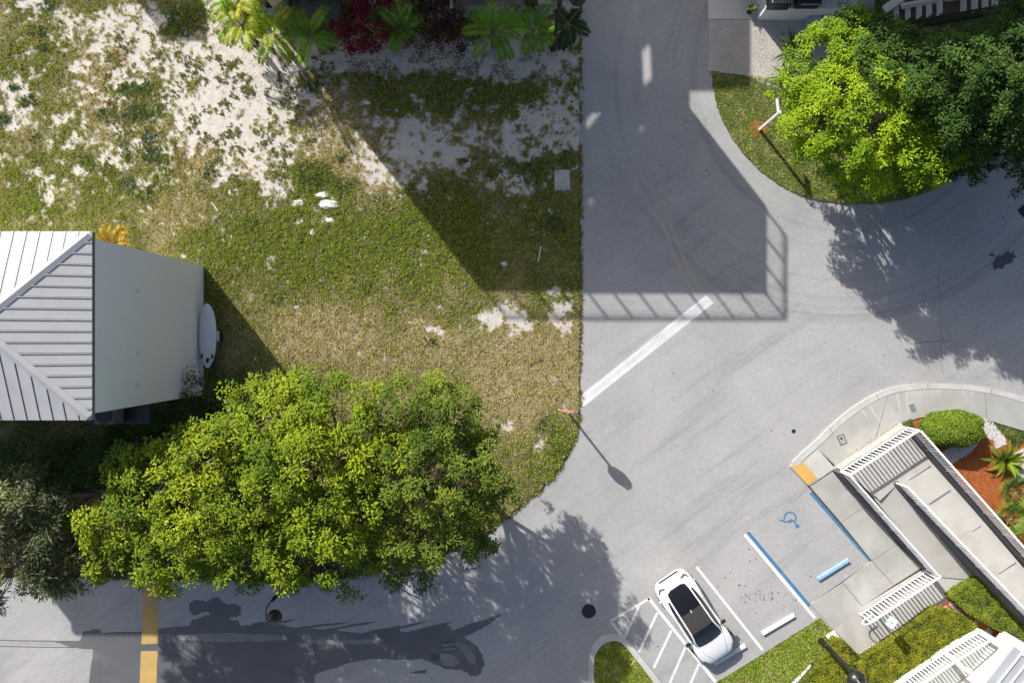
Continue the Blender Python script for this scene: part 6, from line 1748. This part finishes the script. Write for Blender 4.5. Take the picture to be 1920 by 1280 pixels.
q = G(1404, 24, 0.07)
pp_ = bpy.data.objects["potted_plant"]
MB().lathe((q.x, q.y, 0.066), [(0.13, 0), (0.17, 0.36), (0.19, 0.36), (0.19, 0.40), (0.15, 0.40), (0.15, 0.34)], 14).build("pot", M_IRON, pp_)
strap("bromeliad", "large yellow green bromeliad with broad leaves in the mulch", pg(1890, 864, 0.7), 26, 1.2, 0.20, 34, [(0.20, 0.26, 0.02), (0.13, 0.22, 0.02), (0.26, 0.28, 0.03)], 0.09, (0.25, 0.92), None, "plant", True, 0.75, 0.25)
def fan_palm(label, base, zc, seed, nf=13, r=0.62):
    rng = np.random.default_rng(seed); b = G(*base, 0.09); t = thing("fan_palm", b, label, "palm", "fan palms in the mulch bed")
    V = []; T = []; mr = MB(); top = np.array([b.x, b.y, zc])
    for k in range(nf):
        az = k * 2.39996; e = rng.uniform(0.15, 1.1); d = np.array([math.cos(az) * math.cos(e), math.sin(az) * math.cos(e), math.sin(e)])
        hub = top + d * rng.uniform(0.4, 0.7); mr.tube([tuple(top), tuple(hub)], 0.012, 4, False)
        s = np.array([-math.sin(az), math.cos(az), 0]); nu = np.cross(d, s); nu = nu if nu[2] > 0 else -nu
        cc = np.array([(0.14, 0.21, 0.025), (0.20, 0.26, 0.03), (0.10, 0.17, 0.025)][rng.integers(3)])
        for j in range(18):
            a = (j - 8.5) / 8.5 * 1.9; dd = d * math.cos(a) + s * math.sin(a); l = r * rng.uniform(.8, 1.1) * (1 - 0.12 * abs(a))
            w = np.cross(dd, nu) * 0.024; mid_ = hub + dd * l * 0.55 + nu * 0.02; tip = hub + dd * l + np.array([0, 0, -0.12])
            V += [hub, mid_ + w, tip, mid_ - w]; T += [cc * rng.uniform(.8, 1.2)] * 4
    np_mesh("fans", np.array(V), np.arange(len(V)), 4, M_PALM, t, np.array(T)); mr.build("leaf_stalks", M_PALMRIB, t)
    MB().tube([(b.x, b.y, 0.05), tuple(top)], [0.09, 0.07], 8).build("stem", M_BARK, t)
fan_palm("fan palm in the mulch bed just below the bromeliad", pg(1905, 922, 0.9), 0.8, 41, 15)
fan_palm("fan palm in the mulch bed, lower of the two by the railing", pg(1895, 972, 0.9), 0.8, 42, 14)
fan_palm("fan palm in the mulch bed cut by the right edge", pg(1932, 1000, 0.8), 0.7, 43, 12)

# ------------------------------------------------------------------ clipped hedges
def hedge(name, label, poly_px, z0, z1, seed, cols, dens=900, group="clipped hedges", size=(0.075, 0.04), rough=0.06):
    """hedge block: dark core plus a shell of leaves on top and sides; outline read at the top height"""
    rng = np.random.default_rng(seed)
    pl = [P(x, y, z1) for x, y in poly_px]
    cx = sum(p.x for p in pl) / len(pl); cy = sum(p.y for p in pl) / len(pl)
    t = thing(name, (cx, cy, z0), label, "hedge", group)
    core = [(p.x + (cx - p.x) * 0.04, p.y + (cy - p.y) * 0.04) for p in pl]
    MB().prism(core, z0, z1 - 0.07).build("core", M_CORE, t)
    x, y = pts_in([(p.x, p.y) for p in pl], int(dens * 60), seed)
    area_box = (max(p.x for p in pl) - min(p.x for p in pl)) * (max(p.y for p in pl) - min(p.y for p in pl))
    want = int(dens * area_box * len(x) / (dens * 60)); x, y = x[:want], y[:want]
    zt_ = z1 + (fbm(x * 100, y * 100, 40, 3, seed) - 0.5) * rough * 4 - np.abs(rng.normal(0, rough * 0.5, len(x)))
    C = [np.stack([x, y, zt_], 1)]; Nn = [np.repeat(np.array([[0, 0, 1.0]]), len(x), 0)]
    for i in range(len(pl)):
        a, b = pl[i], pl[(i + 1) % len(pl)]; L = (b - a).length; n = int(L * (z1 - z0) * dens)
        s = rng.uniform(0, 1, n); zz_ = rng.uniform(z0 + 0.03, z1, n); d = (b - a) / L; nr = np.array([d.y, -d.x, 0.0])
        if (Vector((cx, cy, 0)) - Vector((a.x, a.y, 0))).dot(Vector(nr)) > 0: nr = -nr
        w = np.sin((zz_ - z0) / (z1 - z0) * 1.3) * 0.05
        C.append(np.stack([a.x + (b.x - a.x) * s + nr[0] * (w + rng.normal(0, .03, n) - 0.05), a.y + (b.y - a.y) * s + nr[1] * (w + rng.normal(0, .03, n) - 0.05), zz_], 1)); Nn.append(np.repeat(nr[None], n, 0))
    C = np.concatenate(C); Nn = np.concatenate(Nn); n = len(C)
    nr = unit(Nn + np.array(to_sun) * 0.5 + rng.normal(0, 0.6, (n, 3))); tg = unit(rng.normal(0, 1, (n, 3)) + np.array([0, 0, 0.5])); tg = unit(tg - nr * (tg * nr).sum(1, keepdims=True))
    V = leaf_quads(C, nr, tg, size[0] * rng.uniform(.7, 1.3, n), size[1] * rng.uniform(.7, 1.3, n))
    pal = np.array(cols); mx = np.clip(fbm(C[:, 0] * 100, C[:, 1] * 100, 25, 3, seed + 3) * 1.6 - .3 + rng.normal(0, .2, n), 0, .999) * (len(pal) - 1)
    i0 = mx.astype(int); fr = (mx - i0)[:, None]; cc = pal[i0] * (1 - fr) + pal[np.minimum(i0 + 1, len(pal) - 1)] * fr
    np_mesh("leaves", V, np.arange(len(V)), 4, M_LEAF, t, np.repeat(cc * rng.uniform(.75, 1.25, (n, 1)), 4, 0))
    return t
HC = [(0.07, 0.095, 0.012), (0.17, 0.19, 0.014), (0.28, 0.265, 0.02)]
HC2 = [(0.07, 0.115, 0.014), (0.14, 0.19, 0.018), (0.22, 0.25, 0.025)]
hedge("clipped_hedge", "long clipped hedge between the ramp path and the white porch", [(1530, 1300), (1556, 1262), (1618, 1236), (1690, 1190), (1752, 1143), (1764, 1141), (1800, 1150), (1832, 1172), (1822, 1186), (1768, 1220), (1710, 1256), (1650, 1300)], 0.05, 0.62, 61, HC, 1500)
hedge("clipped_hedge", "square clipped hedge beside the black lamp post", [(1490, 1300), (1536, 1246), (1556, 1214), (1566, 1196), (1582, 1203), (1612, 1232), (1556, 1260), (1528, 1300)], 0.05, 0.60, 62, HC, 1500)
hedge("clipped_hedge", "clipped hedge against the ramp beyond the mulch path", [(1784, 1120), (1800, 1106), (1834, 1086), (1850, 1098), (1925, 1172), (1990, 1230), (1975, 1240), (1920, 1204), (1905, 1186), (1878, 1184), (1820, 1152)], 0.05, 0.66, 63, HC2, 1500)
# big round shrub in the mulch
def dome_shrub(label, x, y, rx, ry, hgt, seed, cols, n=26000):
    rng = np.random.default_rng(seed); zc = hgt * 0.45; f = S * (H - zc) / H; c = np.array(P(x, y, zc)); r = np.array([rx * f, ry * f, hgt * 0.58])
    t = thing("round_shrub", (c[0], c[1], 0.08), label, "shrub")
    d = unit(rng.normal(0, 1, (int(n * 1.6), 3))); d = d[d[:, 2] > -0.75][:n]; n = len(d)
    k = 0.97 + 0.05 * np.sin(d[:, 0] * 6) * np.sin(d[:, 1] * 7 + 1) - np.abs(rng.normal(0, .05, n))
    sup = d / (np.abs(d) ** 2.6).sum(1, keepdims=True) ** (1 / 2.6)
    C = c + sup * r * k[:, None]; C[:, 2] = np.maximum(C[:, 2], 0.09)
    nr = unit(d / r + rng.normal(0, .45, (n, 3))); tg = unit(rng.normal(0, 1, (n, 3)) + np.array([0, 0, .4])); tg = unit(tg - nr * (tg * nr).sum(1, keepdims=True))
    V = leaf_quads(C, nr, tg, 0.095 * rng.uniform(.7, 1.3, n), 0.045 * rng.uniform(.7, 1.3, n))
    pal = np.array(cols); mx = np.clip(rng.normal(.5, .3, n), 0, .999) * (len(pal) - 1); i0 = mx.astype(int); fr = (mx - i0)[:, None]
    cc = pal[i0] * (1 - fr) + pal[np.minimum(i0 + 1, len(pal) - 1)] * fr
    np_mesh("leaves", V, np.arange(len(V)), 4, M_LEAF, t, np.repeat(cc, 4, 0))
    mb = MB(); mb.lathe(tuple(c - np.array([0, 0, c[2] - 0.08])), [(min(r[0], r[1]) * .5, 0), (min(r[0], r[1]) * .85, hgt * .4), (min(r[0], r[1]) * .7, hgt * .75), (0.05, hgt * .92)], 16)
    mb.build("core", M_CORE, t, True)
dome_shrub("large round clipped shrub in the mulch bed beside the pavement", 1784, 803, 56, 34, 1.35, 71, [(0.09, 0.15, 0.014), (0.16, 0.24, 0.016), (0.30, 0.35, 0.06)])
# loose grey plant at the right edge by the hedge
tree("grey_shrub", "loose grey green shrub at the right edge by the porch roof", pg(1912, 1215, 0.8), 0.3, [(1908, 1205, 0.9, 26, 18, 0.4), (1930, 1230, 0.8, 24, 26, 0.4)], 12, 26, 0.22, 0.10, 0.04, [(0.06, 0.09, 0.04), (0.1, 0.14, 0.06)], 133, twigs=0.4, r0=0.03, cat="shrub")
